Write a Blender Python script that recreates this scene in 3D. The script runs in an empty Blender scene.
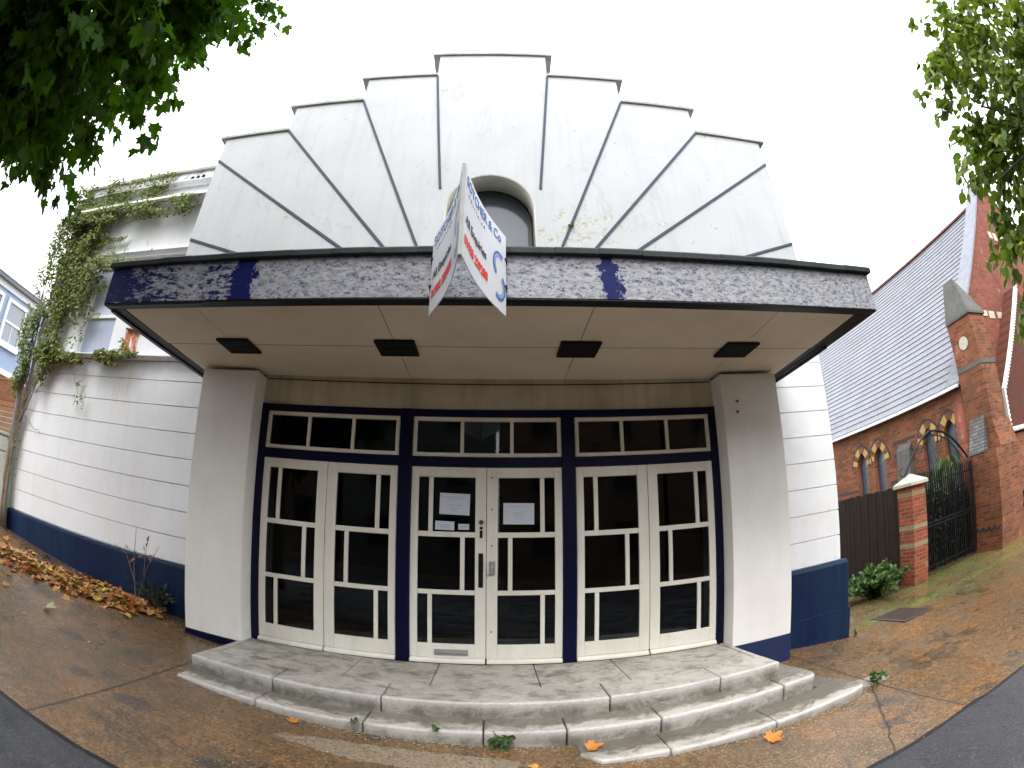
import bpy, bmesh, math, random
from mathutils import Matrix, Vector, noise
random.seed(7)
sc = bpy.context.scene
COL = sc.collection

# ---------------------------------------------------------------- camera (15 mm-type full frame fisheye, off-centre crop)
f_px, CX, CY = 518.566, 499.304, 337.947
pitch, yaw, roll = 0.386906, 0.010824, 0.003625
CAM = Vector((0.06071, -5.32009, 1.37534))
cp, sp = math.cos(pitch), math.sin(pitch)
cw, sw = math.cos(yaw), math.sin(yaw)
cr, sr = math.cos(roll), math.sin(roll)
F = Vector((sw*cp, cw*cp, sp)); R = Vector((cw, -sw, 0)); U = R.cross(F)
R2 = cr*R + sr*U; U2 = -sr*R + cr*U
cd = bpy.data.cameras.new('camera'); cam = bpy.data.objects.new('camera', cd); COL.objects.link(cam); sc.camera = cam
cam.matrix_world = Matrix(((R2.x, U2.x, -F.x, CAM.x), (R2.y, U2.y, -F.y, CAM.y), (R2.z, U2.z, -F.z, CAM.z), (0, 0, 0, 1)))
sc.render.engine = 'CYCLES'
cd.type = 'PANO'; cd.panorama_type = 'FISHEYE_EQUISOLID'
cd.sensor_fit = 'HORIZONTAL'; cd.sensor_width = 36.0; cd.fisheye_lens = f_px/1024*36; cd.fisheye_fov = math.pi
cd.shift_x = (512.5 - CX)/1024; cd.shift_y = -(384.5 - CY)/768
cd.clip_start = 0.05; cd.clip_end = 1000

# ---------------------------------------------------------------- sky, sun, exposure
w = bpy.data.worlds.new("World"); sc.world = w; w.use_nodes = True
wn = w.node_tree; bg = wn.nodes['Background']
sky = wn.nodes.new('ShaderNodeTexSky'); sky.sky_type = 'NISHITA'; sky.sun_disc = False
SUN_EL, SUN_AZ = math.radians(58), math.radians(195)     # azimuth clockwise from +Y
sky.sun_elevation = SUN_EL; sky.sun_rotation = SUN_AZ
sky.air_density = 1.0; sky.dust_density = 3.0; sky.ozone_density = 1.0
hs = wn.nodes.new('ShaderNodeHueSaturation'); hs.inputs['Saturation'].default_value = 0.12   # overcast: cloud takes the blue out
wn.links.new(sky.outputs[0], hs.inputs['Color'])
cl = wn.nodes.new('ShaderNodeMix'); cl.data_type = 'RGBA'; cl.inputs[0].default_value = .70                          # even bright cloud cover over the clear sky
wn.links.new(hs.outputs[0], cl.inputs[6]); cl.inputs[7].default_value = (5.2, 5.3, 5.45, 1); wn.links.new(cl.outputs[2], bg.inputs[0])
bg.inputs[1].default_value = 0.15
sl = bpy.data.lights.new('sun', 'SUN'); so = bpy.data.objects.new('sun', sl); COL.objects.link(so)
sl.energy = 0.5; sl.angle = math.radians(30); sl.color = (1, .98, .95)
sd = Vector((math.sin(SUN_AZ)*math.cos(SUN_EL), math.cos(SUN_AZ)*math.cos(SUN_EL), math.sin(SUN_EL)))
so.rotation_euler = sd.to_track_quat('Z', 'Y').to_euler()
so.location = (0, -10, 20)
vs = sc.view_settings; vs.view_transform = 'Standard'; vs.look = 'None'; vs.gamma = 1.0; vs.use_curve_mapping = False
vs.exposure = 2.2
sc.cycles.max_bounces = 6; sc.cycles.diffuse_bounces = 3; sc.cycles.glossy_bounces = 3; sc.cycles.transmission_bounces = 4
sc.cycles.transparent_max_bounces = 8; sc.cycles.caustics_reflective = False; sc.cycles.caustics_refractive = False
sc.cycles.use_denoising = True

# ---------------------------------------------------------------- materials
class N:
    """small node-graph writer"""
    def __init__(s, name):
        s.m = bpy.data.materials.new(name); s.m.use_nodes = True; s.t = s.m.node_tree
        s.b = s.t.nodes['Principled BSDF']; s.out = s.t.nodes['Material Output']
        s.tc = s.t.nodes.new('ShaderNodeTexCoord')
        s.obj = s.tc.outputs['Object']
    def new(s, t, **kw):
        n = s.t.nodes.new(t)
        for k, v in kw.items(): setattr(n, k, v)
        return n
    def link(s, a, b): s.t.links.new(a, b)
    def put(s, sock, v):
        if isinstance(v, bpy.types.NodeSocket): s.link(v, sock)
        elif isinstance(v, (tuple, list)) and len(v) == 3 and sock.type == 'RGBA': sock.default_value = (*v, 1)
        else: sock.default_value = v
    def mapv(s, scale=(1, 1, 1), loc=(0, 0, 0), rot=(0, 0, 0), src=None):
        n = s.new('ShaderNodeMapping'); s.link(src or s.obj, n.inputs[0])
        n.inputs['Scale'].default_value = scale; n.inputs['Location'].default_value = loc; n.inputs['Rotation'].default_value = rot
        return n.outputs[0]
    def noise(s, scale=5, detail=4, rough=.55, vec=None, dist=0.0):
        n = s.new('ShaderNodeTexNoise'); s.link(vec or s.obj, n.inputs['Vector'])
        n.inputs['Scale'].default_value = scale; n.inputs['Detail'].default_value = detail
        n.inputs['Roughness'].default_value = rough; n.inputs['Distortion'].default_value = dist
        return n.outputs['Fac']
    def voro(s, scale=5, vec=None, feature='F1', out='Distance'):
        n = s.new('ShaderNodeTexVoronoi', feature=feature); s.link(vec or s.obj, n.inputs['Vector']); n.inputs['Scale'].default_value = scale
        return n.outputs[out]
    def ramp(s, fac, stops, interp='LINEAR'):
        n = s.new('ShaderNodeValToRGB'); s.put(n.inputs[0], fac); n.color_ramp.interpolation = interp
        e = n.color_ramp.elements
        while len(e) < len(stops): e.new(.5)
        for i, (p, c) in enumerate(stops):
            e[i].position = p; e[i].color = (c, c, c, 1) if not isinstance(c, (tuple, list)) else (*c, 1)
        return n.outputs[0]
    def mix(s, fac, a, b, mode='MIX'):
        n = s.new('ShaderNodeMix', data_type='RGBA', blend_type=mode, clamp_factor=True)
        s.put(n.inputs[0], fac); s.put(n.inputs[6], a); s.put(n.inputs[7], b)
        return n.outputs[2]
    def math(s, op, a, b=0.0, c=None, clamp=False):
        n = s.new('ShaderNodeMath', operation=op, use_clamp=clamp); s.put(n.inputs[0], a); s.put(n.inputs[1], b)
        if c is not None: s.put(n.inputs[2], c)
        return n.outputs[0]
    def sep(s, v=None):
        n = s.new('ShaderNodeSeparateXYZ'); s.link(v or s.obj, n.inputs[0]); return n.outputs
    def comb(s, x, y, z):
        n = s.new('ShaderNodeCombineXYZ')
        for i, v in enumerate((x, y, z)): s.put(n.inputs[i], v)
        return n.outputs[0]
    def bump(s, h, strength=.3, dist=.01, normal=None):
        n = s.new('ShaderNodeBump'); s.put(n.inputs['Height'], h); n.inputs['Strength'].default_value = strength; n.inputs['Distance'].default_value = dist
        if normal: s.link(normal, n.inputs['Normal'])
        s.link(n.outputs[0], s.b.inputs['Normal']); return n.outputs[0]
    def fin(s, col=None, rough=None, metal=None, spec=None):
        if col is not None: s.put(s.b.inputs['Base Color'], col)
        if rough is not None: s.put(s.b.inputs['Roughness'], rough)
        if metal is not None: s.b.inputs['Metallic'].default_value = metal
        s.b.inputs['Specular IOR Level'].default_value = .22 if spec is None else spec
        return s.m

def painted_render(name, base, dirt, amount=.35, streak=.25, rough=.75, bumpk=.25):
    """masonry paint over render, with blotches, rain streaks and fine grain"""
    n = N(name)
    big = n.ramp(n.noise(1.1, 5, .6), [(.38, 0), (.72, 1)])
    st = n.ramp(n.noise(1, 5, .6, n.mapv((7, 7, .55))), [(.45, 0), (.75, 1)])
    fine = n.ramp(n.noise(38, 3, .6), [(.35, 0), (.7, 1)])
    c = n.mix(n.math('MULTIPLY', big, amount), base, dirt)
    c = n.mix(n.math('MULTIPLY', st, streak), c, dirt)
    c = n.mix(n.math('MULTIPLY', fine, .10), c, dirt)
    spots = n.ramp(n.voro(9, n.mapv((1, 1, 1))), [(.0, 1), (.035, 0)])
    c = n.mix(n.math('MULTIPLY', spots, .5), c, dirt)
    h = n.math('ADD', n.math('MULTIPLY', n.noise(3, 3, .5), 2.0), n.noise(70, 3, .6))
    n.bump(h, bumpk, .008)
    return n.fin(c, rough, spec=.15 if max(base) < .2 else .4)

def gable_paint():
    n = N('white_gable_paint')
    base = (.465, .475, .485); dirt = (.27, .28, .275)
    x, y, z = n.sep()[0:3]
    big = n.ramp(n.noise(1.3, 6, .62), [(.42, 0), (.78, 1)])
    st = n.ramp(n.noise(1, 6, .65, n.mapv((6, 6, .5))), [(.5, 0), (.8, 1)])
    c = n.mix(n.math('MULTIPLY', big, .25), base, dirt)
    c = n.mix(n.math('MULTIPLY', st, .30), c, dirt)
    c = n.mix(n.math('MULTIPLY', n.ramp(n.noise(1, 4, .7, n.mapv((2.2, 2.2, .9), (3, 1, 2)), 1.2), [(.60, 0), (.63, .6), (.66, 0)]), .35), c, (.22, .23, .23))
    # flaked patches, low on the right hand side beside the window, thinning out upwards
    dx = n.math('DIVIDE', n.math('SUBTRACT', x, .95), .75); dz = n.math('DIVIDE', n.math('SUBTRACT', z, 4.95), .62)
    d = n.math('SQRT', n.math('ADD', n.math('MULTIPLY', dx, dx), n.math('MULTIPLY', dz, dz)))
    near = n.math('SUBTRACT', 1.0, d, clamp=True)
    dx2 = n.math('DIVIDE', n.math('SUBTRACT', x, 2.0), 1.3); dz2 = n.math('DIVIDE', n.math('SUBTRACT', z, 5.1), .8)
    d2 = n.math('SUBTRACT', 1.0, n.math('SQRT', n.math('ADD', n.math('MULTIPLY', dx2, dx2), n.math('MULTIPLY', dz2, dz2))), clamp=True)
    fl = n.noise(7.5, 5, .6, None, .6)
    thr = n.math('ADD', fl, n.math('ADD', n.math('MULTIPLY', near, .17), n.math('MULTIPLY', d2, .085)))
    mask = n.ramp(thr, [(.655, 0), (.67, 1)])
    col2 = n.ramp(n.noise(22, 3, .6), [(.3, (.28, .26, .20)), (.5, (.42, .42, .38)), (.7, (.60, .57, .48))])
    c = n.mix(mask, c, col2)
    sp = n.ramp(n.noise(26, 4, .6), [(.70, 0), (.73, 1)])
    c = n.mix(n.math('MULTIPLY', sp, .5), c, (.36, .38, .38))
    n.bump(n.math('ADD', n.math('MULTIPLY', mask, -1.2), n.math('MULTIPLY', n.noise(60, 3, .6), .6)), .35, .008)
    return n.fin(c, .8)

def plain(name, col, rough=.5, metal=0.0, var=.12, scale=12, dirt=None, bumpk=0.0, spec=None):
    n = N(name)
    c = n.mix(n.math('MULTIPLY', n.ramp(n.noise(scale, 4, .6), [(.35, 0), (.7, 1)]), var*3 if dirt else var*2.5), col, dirt or tuple(v*.6 for v in col))
    if bumpk: n.bump(n.noise(scale*4, 3, .6), bumpk, .004)
    return n.fin(c, rough, metal, spec)

def fascia_mat():
    n = N('flaking_blue_fascia_paint')
    x, y, z = n.sep()[0:3]
    wobx = n.math('MULTIPLY', n.math('SUBTRACT', n.noise(9, 5, .75), .5), .34)
    t = n.math('DIVIDE', n.math('ADD', n.math('ADD', x, wobx), 3.66), 7.28)        # 0 at left end, 1 at right end
    def px(wx): return (wx + 3.66)/7.28
    lv = n.ramp(t, [(0, .60), (px(-3.35), .545), (px(-2.9), .475), (px(-2.45), .45), (px(-2.12), .49), (px(-2.04), .76), (px(-1.93), .76), (px(-1.89), .36), (px(.875), .36), (px(.90), .74), (px(.99), .74), (px(1.02), .36)])
    # 0.33..: share of blue left
    n1 = n.noise(1, 8, .78, n.mapv((4.2, 4.2, 15)), .3)
    n2 = n.noise(1, 5, .7, n.mapv((16, 16, 45)))
    nn = n.math('ADD', n.math('MULTIPLY', n1, .72), n.math('MULTIPLY', n2, .28))
    lv2 = n.math('ADD', lv, n.math('MULTIPLY', n.math('SUBTRACT', n.noise(5, 4, .6), .5), .22))
    edge = n.math('SUBTRACT', lv2, nn)
    blue = n.ramp(n.math('ADD', edge, .5), [(.485, 0), (.52, 1)])
    grey = n.mix(n.ramp(n.noise(1, 6, .7, n.mapv((13, 13, 26)), .2), [(.28, 0), (.58, 1)]), (.15, .155, .165), (.40, .405, .42))
    grey = n.mix(n.ramp(n.noise(1, 5, .75, n.mapv((30, 30, 52))), [(.53, 0), (.60, .85)]), grey, (.035, .035, .10))
    bl = n.mix(n.noise(9, 3), (.004, .006, .075), (.012, .018, .10))
    c = n.mix(blue, grey, bl)
    # grime running down from the flashing
    g = n.ramp(n.math('MULTIPLY', n.math('SUBTRACT', 3.47, z), 10), [(0, 1), (.6, .0)])
    c = n.mix(n.math('MULTIPLY', g, n.math('MULTIPLY', n.noise(14, 3), .9)), c, (.03, .03, .04))
    n.bump(n.math('ADD', n.math('MULTIPLY', blue, 1.0), nn), .4, .005)
    return n.fin(c, n.mix(blue, (.8, .8, .8), (.55, .55, .55)), spec=.12)

def ground_mat():
    n = N('wet_brown_concrete')
    x, y, z = n.sep()[0:3]
    a = n.noise(.55, 6, .62, None, .4); b = n.noise(2.3, 6, .65, None, .3); s_ = n.noise(48, 4, .8); m_ = n.noise(14, 4, .65)
    c = n.mix(n.ramp(a, [(.32, 0), (.68, 1)]), (.10, .068, .034), (.235, .104, .032))
    c = n.mix(n.math('MULTIPLY', n.ramp(b, [(.40, 0), (.66, 1)]), .75), c, (.065, .050, .028))
    c = n.mix(n.math('MULTIPLY', n.ramp(m_, [(.5, 0), (.75, 1)]), .5), c, (.30, .18, .09))
    # greener, algae covered behind and to the right
    gx = n.ramp(n.math('ADD', n.math('MULTIPLY', x, .14), n.math('MULTIPLY', y, .22)), [(.78, 0), (1.0, 1)])
    gg = n.math('MULTIPLY', gx, n.ramp(n.noise(1.5, 5, .65), [(.34, .35), (.6, 1)]))
    c = n.mix(n.math('MULTIPLY', gg, .85), c, (.085, .088, .032))
    # damp dark patches
    dk = n.ramp(n.noise(1.35, 5, .7, n.mapv((1, 1.3, 1), (3.1, 1.7, 0)), .5), [(.55, 0), (.62, 1)])
    c = n.mix(n.math('MULTIPLY', dk, .8), c, (.038, .028, .019))
    for (ox, oy, orr) in ((-3.05, -2.35, .16), (-2.45, -2.35, .22), (-2.35, -2.6, .12), (-3.75, -1.75, .20), (-2.9, -2.15, .08), (-1.6, -2.75, .12), (2.9, -2.6, .16)):
        ddx = n.math('SUBTRACT', x, ox); ddy = n.math('SUBTRACT', y, oy)
        dd = n.math('SQRT', n.math('ADD', n.math('MULTIPLY', ddx, ddx), n.math('MULTIPLY', n.math('MULTIPLY', ddy, ddy), 2.2)))
        dd = n.math('ADD', dd, n.math('MULTIPLY', n.math('SUBTRACT', n.noise(7, 5, .75), .5), .42))
        c = n.mix(n.math('MULTIPLY', n.ramp(n.math('DIVIDE', dd, orr), [(.65, 1), (.85, 0)]), .75), c, (.032, .028, .028))
    wetd = n.ramp(n.math('ADD', n.math('ADD', y, .30), n.math('MULTIPLY', n.math('SUBTRACT', n.noise(2.2, 4, .6), .5), 2.2)), [(.0, 0), (.30, 1)])   # wet strip at foot of wall
    left = n.ramp(n.math('MULTIPLY', x, -.1), [(.30, 0), (.36, 1)])
    wetd = n.math('MULTIPLY', wetd, left)
    c = n.mix(n.math('MULTIPLY', wetd, .75), c, (.03, .022, .016))
    for (mx, my, mr) in ((7.5, 1.4, .9), (6.2, .55, .75), (5.4, .5, .5), (8.6, 1.5, 1.0), (10.2, 1.0, .8)):
        ddx = n.math('SUBTRACT', x, mx); ddy = n.math('SUBTRACT', y, my); dd = n.math('SQRT', n.math('ADD', n.math('MULTIPLY', n.math('MULTIPLY', ddx, ddx), .5), n.math('MULTIPLY', n.math('MULTIPLY', ddy, ddy), 4.0)))
        nr = n.math('SUBTRACT', 1.0, n.math('DIVIDE', dd, mr), clamp=True)
        c = n.mix(n.math('MULTIPLY', n.ramp(n.math('ADD', n.noise(13, 6, .85), n.math('MULTIPLY', nr, .22)), [(.60, 0), (.66, 1)]), n.math('GREATER_THAN', nr, 0.0)), c, (.085, .115, .022))
    for (ox, oy, ax, ay, cc) in ((-.55, -1.99, .95, .17, (.26, .21, .15)), (3.42, -1.62, .28, .14, (.30, .28, .25))):
        ddx = n.math('DIVIDE', n.math('SUBTRACT', x, ox), ax); ddy = n.math('DIVIDE', n.math('SUBTRACT', y, oy), ay)
        dd = n.math('ADD', n.math('SQRT', n.math('ADD', n.math('MULTIPLY', ddx, ddx), n.math('MULTIPLY', ddy, ddy))), n.math('MULTIPLY', n.math('SUBTRACT', n.noise(6, 5, .7), .5), .7))
        c = n.mix(n.math('MULTIPLY', n.ramp(dd, [(.86, 1), (.93, 0)]), .8), c, cc)
    # grit: pale and dark specks
    c = n.mix(n.math('MULTIPLY', n.ramp(s_, [(.54, 0), (.66, 1)]), .7), c, (.36, .26, .165))
    c = n.mix(n.math('MULTIPLY', n.ramp(s_, [(.38, 1), (.49, 0)]), .85), c, (.035, .026, .016))
    vp = n.ramp(n.voro(3.3, n.mapv((1, 1, .1), (.7, .3, 0))), [(.0, 1), (.022, .9), (.028, 0)])
    c = n.mix(n.math('MULTIPLY', vp, .8), c, (.55, .53, .5))
    # construction joints and cracks
    def line(expr, wd):
        return n.ramp(n.math('ABSOLUTE', expr), [(0, 1), (wd, .9), (wd*1.6, 0)])
    wob = n.math('MULTIPLY', n.math('SUBTRACT', n.noise(3.5, 5, .7), .5), .14)
    fine = n.math('MULTIPLY', n.math('SUBTRACT', n.noise(12, 4, .7), .5), .05)
    l1 = line(n.math('ADD', n.math('ADD', x, 2.72), fine), .009)
    l1 = n.math('MULTIPLY', l1, n.ramp(n.math('ADD', y, 4), [(0, 1), (1, 1)]))
    l2 = line(n.math('ADD', n.math('ADD', x, -3.42), fine), .008)
    ex = n.math('ADD', n.math('ADD', n.math('MULTIPLY', n.math('SUBTRACT', x, 3.25), .84), n.math('MULTIPLY', n.math('ADD', y, 1.9), -.54)), wob)
    l3 = n.math('MULTIPLY', line(ex, .006), n.math('MULTIPLY', n.math('LESS_THAN', y, -1.75), n.math('LESS_THAN', x, 3.35)))
    ex4 = n.math('ADD', n.math('ADD', y, 1.55), n.math('ADD', n.math('MULTIPLY', x, -.18), wob))
    l4 = n.math('MULTIPLY', line(n.math('ADD', ex4, -.35), .005), n.math('LESS_THAN', x, -2.7))
    l4 = n.math('MULTIPLY', l4, .45)
    ex5 = n.math('ADD', n.math('ADD', y, -.6), n.math('ADD', n.math('MULTIPLY', x, .02), wob))
    ls = n.math('MAXIMUM', n.math('MAXIMUM', l1, l2), n.math('MAXIMUM', l3, l4))
    c = n.mix(n.math('MULTIPLY', ls, .85), c, (.02, .018, .014))
    # moss in the joint on the right
    mo = n.math('MULTIPLY', line(n.math('ADD', ex5, -.0), .10), n.math('GREATER_THAN', x, 4.9))
    mo = n.math('MULTIPLY', mo, n.ramp(n.noise(9, 4, .7), [(.48, 0), (.58, 1)]))
    c = n.mix(mo, c, (.12, .17, .03))
    rough = n.ramp(n.math('ADD', n.math('MULTIPLY', b, .6), n.math('MULTIPLY', m_, .4)), [(.36, .10), (.62, .42)])
    h = n.math('ADD', n.math('MULTIPLY', s_, .8), n.math('ADD', n.math('MULTIPLY', ls, -3.0), n.math('MULTIPLY', m_, 1.5)))
    n.bump(h, .45, .006)
    return n.fin(c, rough, spec=.5)

def asphalt_mat():
    n = N('damp_asphalt')
    s_ = n.noise(60, 4, .8); b = n.noise(1.2, 5, .6)
    c = n.mix(n.ramp(b, [(.35, 0), (.7, 1)]), (.014, .014, .018), (.030, .030, .036))
    c = n.mix(n.math('MULTIPLY', n.ramp(s_, [(.52, 0), (.66, 1)]), .6), c, (.12, .12, .14))
    n.bump(n.math('ADD', s_, n.math('MULTIPLY', n.noise(30, 3), .8)), .5, .006)
    return n.fin(c, n.ramp(n.noise(2.5, 4), [(.35, .25), (.65, .65)]), spec=.4)

def concrete_step_mat():
    n = N('weathered_concrete_steps')
    a = n.noise(1.6, 6, .65, None, .3); b = n.noise(6, 6, .7, None, .5); s_ = n.noise(70, 3, .7)
    c = n.mix(n.ramp(a, [(.3, 0), (.7, 1)]), (.33, .325, .30), (.55, .54, .51))
    c = n.mix(n.math('MULTIPLY', n.ramp(b, [(.55, 0), (.70, 1)]), .45), c, (.20, .175, .14))
    c = n.mix(n.math('MULTIPLY', n.ramp(n.noise(3, 5, .7, n.mapv((1, 1, 1), (7, 2, 1))), [(.58, 0), (.64, 1)]), .55), c, (.20, .18, .14))
    c = n.mix(n.math('MULTIPLY', n.ramp(s_, [(.56, 0), (.72, 1)]), .25), c, (.15, .14, .13))
    geo0 = n.new('ShaderNodeNewGeometry')
    c = n.mix(n.math('MULTIPLY', n.ramp(geo0.outputs['Pointiness'], [(.52, 0), (.60, 1)]), n.ramp(n.noise(5, 4, .6), [(.35, .2), (.6, .85)])), c, (.66, .64, .66))
    # risers are blacker low down with algae
    geo = n.new('ShaderNodeNewGeometry'); nz = n.sep(geo.outputs['Normal'])[2]
    side = n.ramp(n.math('ABSOLUTE', nz), [(.2, 1), (.6, 0)])
    c = n.mix(n.math('MULTIPLY', side, n.ramp(n.noise(4, 5, .7, n.mapv((1, 1, 2.5))), [(.36, .1), (.62, .75)])), c, (.17, .18, .13))
    n.bump(n.math('ADD', n.math('MULTIPLY', b, 2.0), s_), .45, .006)
    return n.fin(c, n.ramp(b, [(.35, .4), (.6, .75)]))

def brick_mat(name, c1=(.25, .078, .034), c2=(.11, .035, .020), mortar=(.15, .11, .07), bands=(), scale=1.0):
    n = N(name)
    x, y, z = n.sep()[0:3]
    v = n.comb(n.math('ADD', x, y), z, 0.0)
    b = n.new('ShaderNodeTexBrick'); n.link(v, b.inputs['Vector'])
    b.inputs['Scale'].default_value = 1.0; b.inputs['Brick Width'].default_value = .225*scale; b.inputs['Row Height'].default_value = .075*scale
    b.inputs['Mortar Size'].default_value = .008; b.inputs['Bias'].default_value = -.1
    b.inputs['Color1'].default_value = (*c1, 1); b.inputs['Color2'].default_value = (*c2, 1); b.inputs['Mortar'].default_value = (*mortar, 1)
    col = b.outputs['Color']
    col = n.mix(n.math('MULTIPLY', n.ramp(n.noise(1.6, 5, .65), [(.45, 0), (.66, 1)]), .55), col, (.08, .04, .02))
    col = n.mix(n.math('MULTIPLY', n.ramp(n.noise(5, 4, .6), [(.6, 0), (.75, 1)]), .45), col, (.40, .30, .20))
    for z0, z1, bc in bands:
        mk = n.math('MULTIPLY', n.math('GREATER_THAN', z, z0), n.math('LESS_THAN', z, z1))
        col = n.mix(n.math('MULTIPLY', mk, n.math('SUBTRACT', 1.0, n.math('MULTIPLY', b.outputs['Fac'], .7))), col, bc)
    n.bump(n.math('MULTIPLY', b.outputs['Fac'], -1.0), .5, .01)
    return n.fin(col, .85)

def slate_mat():
    n = N('blue_grey_slate')
    x, y, z = n.sep()[0:3]
    b = n.new('ShaderNodeTexBrick'); n.link(n.comb(y, n.math('MULTIPLY', z, 1.0), 0.0), b.inputs['Vector'])
    b.inputs['Brick Width'].default_value = .32; b.inputs['Row Height'].default_value = .1855; b.inputs['Mortar Size'].default_value = .006
    b.inputs['Color1'].default_value = (.125, .13, .15, 1); b.inputs['Color2'].default_value = (.18, .185, .21, 1); b.inputs['Mortar'].default_value = (.07, .07, .09, 1)
    c = n.mix(n.math('MULTIPLY', n.ramp(n.noise(1.2, 5, .6), [(.4, 0), (.7, 1)]), .35), b.outputs['Color'], (.22, .23, .26))
    return n.fin(c, .42)

def roof_tile_mat():
    n = N('dark_red_clay_tiles')
    x, y, z = n.sep()[0:3]
    b = n.new('ShaderNodeTexBrick'); n.link(n.comb(x, z, 0.0), b.inputs['Vector'])
    b.inputs['Brick Width'].default_value = .17; b.inputs['Row Height'].default_value = .11; b.inputs['Mortar Size'].default_value = .012
    b.inputs['Color1'].default_value = (.10, .032, .022, 1); b.inputs['Color2'].default_value = (.16, .05, .03, 1); b.inputs['Mortar'].default_value = (.02, .012, .01, 1)
    n.bump(n.math('MULTIPLY', b.outputs['Fac'], -1.0), .7, .02)
    return n.fin(b.outputs['Color'], .8)

def wood_mat(name, c1, c2, axis='z', rough=.75):
    n = N(name)
    sc_ = {'z': (22, 22, 1.2), 'x': (1.2, 22, 22)}[axis]
    c = n.mix(n.noise(1, 5, .65, n.mapv(sc_)), c1, c2)
    c = n.mix(n.math('MULTIPLY', n.ramp(n.noise(3, 4), [(.5, 0), (.7, 1)]), .4), c, tuple(v*.5 for v in c1))
    n.bump(n.noise(1, 4, .6, n.mapv(sc_)), .3, .004)
    return n.fin(c, rough)

def leaf_mat(name, cols, trans=.25, rough=.45, cellscale=7.0, spec=.25, tcol=(.26, .42, .03)):
    n = N(name)
    geo = n.new('ShaderNodeNewGeometry')
    rnd = geo.outputs['Random Per Island']
    c = n.ramp(rnd, [(i/(max(1, len(cols)-1)), col) for i, col in enumerate(cols)])
    n.fin(c, rough, spec=spec)
    tr = n.new('ShaderNodeBsdfTranslucent'); n.link(n.mix(.5, c, tcol), tr.inputs[0])
    ms = n.new('ShaderNodeMixShader'); ms.inputs[0].default_value = trans
    n.link(n.b.outputs[0], ms.inputs[1]); n.link(tr.outputs[0], ms.inputs[2]); n.link(ms.outputs[0], n.out.inputs[0])
    return n.m

def glass_mat(name='dark_window_glass', tint=(.7, .74, .74), rough=.02, ior=1.42):
    n = N(name)
    tr = n.new('ShaderNodeBsdfTransparent'); tr.inputs[0].default_value = (*tint, 1)
    gl = n.new('ShaderNodeBsdfGlossy'); gl.inputs[0].default_value = (.9, .95, 1, 1); gl.inputs[1].default_value = rough
    fr = n.new('ShaderNodeFresnel'); fr.inputs[0].default_value = ior
    ms = n.new('ShaderNodeMixShader'); n.link(fr.outputs[0], ms.inputs[0]); n.link(tr.outputs[0], ms.inputs[1]); n.link(gl.outputs[0], ms.inputs[2])
    n.link(ms.outputs[0], n.out.inputs[0]); return n.m

def rust_stain_wall():
    """wing render: white paint, rust runs under the broken bracket patch"""
    n = N('white_wing_render_paint')
    base = (.80, .81, .83); dirt = (.55, .55, .53)
    x, y, z = n.sep()[0:3]
    big = n.ramp(n.noise(1.1, 5, .6), [(.4, 0), (.75, 1)])
    st = n.ramp(n.noise(1, 5, .6, n.mapv((8, 8, .5))), [(.47, 0), (.78, 1)])
    c = n.mix(n.math('MULTIPLY', big, .30), base, dirt)
    c = n.mix(n.math('MULTIPLY', st, .22), c, dirt)
    fine = n.ramp(n.noise(30, 3, .6), [(.6, 0), (.75, 1)])
    c = n.mix(n.math('MULTIPLY', fine, .25), c, (.38, .37, .33))
    def band(lo, hi, soft, v):
        a = n.math('MULTIPLY', n.math('SUBTRACT', v, lo), 1/soft, clamp=True); b = n.math('MULTIPLY', n.math('SUBTRACT', hi, v), 1/soft, clamp=True)
        return n.math('MULTIPLY', a, b)
    sx = n.ramp(n.noise(1, 4, .6, n.mapv((14, 1, .6))), [(.45, 0), (.62, 1)])
    m1 = n.math('MULTIPLY', n.math('MULTIPLY', band(-5.35, -4.9, .08, x), band(2.4, 3.30, .5, z)), sx)
    c = n.mix(n.math('MULTIPLY', m1, .65), c, (.62, .42, .17))
    m2 = n.math('MULTIPLY', n.math('MULTIPLY', band(-5.33, -4.98, .04, x), band(3.34, 3.78, .06, z)), n.ramp(n.noise(1, 4, .6, n.mapv((11, 5, 3))), [(.42, 0), (.5, 1)]))
    c = n.mix(m2, c, n.ramp(n.noise(18, 3), [(.35, (.42, .10, .02)), (.6, (.55, .22, .08)), (.75, (.5, .45, .38))]))
    # upper frieze is dirtier and blackened under the parapet
    up = n.math('MULTIPLY', n.math('SUBTRACT', z, 6.15), 3.0, clamp=True)
    c = n.mix(n.math('MULTIPLY', up, n.ramp(n.noise(4, 5, .7), [(.38, 0), (.62, .85)])), c, (.26, .25, .22))
    n.bump(n.math('ADD', n.noise(50, 3, .6), n.math('MULTIPLY', n.noise(4, 3), 1.5)), .25, .008)
    return n.fin(c, .8)

M = {}
M['gable'] = gable_paint()
M['wing'] = rust_stain_wall()
M['pilaster'] = painted_render('off_white_pilaster_paint', (.84, .83, .80), (.52, .49, .44), .30, .12)
M['lintel'] = painted_render('stained_lintel_paint', (.68, .62, .49), (.27, .23, .15), .7, .45)
M['soffit'] = painted_render('cream_soffit_paint', (.78, .71, .60), (.50, .43, .33), .45, .05, bumpk=.1)
M['navy'] = painted_render('navy_masonry_paint', (.002, .008, .045), (.010, .034, .060), .35, .7, .55, .3)
M['navy_dull'] = painted_render('faded_navy_paint', (.010, .020, .075), (.03, .04, .08), .5, .3, .6, .2)
M['frame_blue'] = plain('deep_blue_gloss_paint', (.001, .0018, .024), .4, var=.15, scale=6, spec=.2)
M['frame_black'] = plain('blue_black_gloss_paint', (.004, .005, .010), .5, var=.2, scale=8)
M['door_white'] = painted_render('cream_gloss_door_paint', (.83, .81, .73), (.45, .39, .29), .28, .22, .38, .08)
M['coping'] = painted_render('grey_lichen_coping', (.42, .43, .40), (.20, .21, .18), .8, .3, .85, .5)
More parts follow.
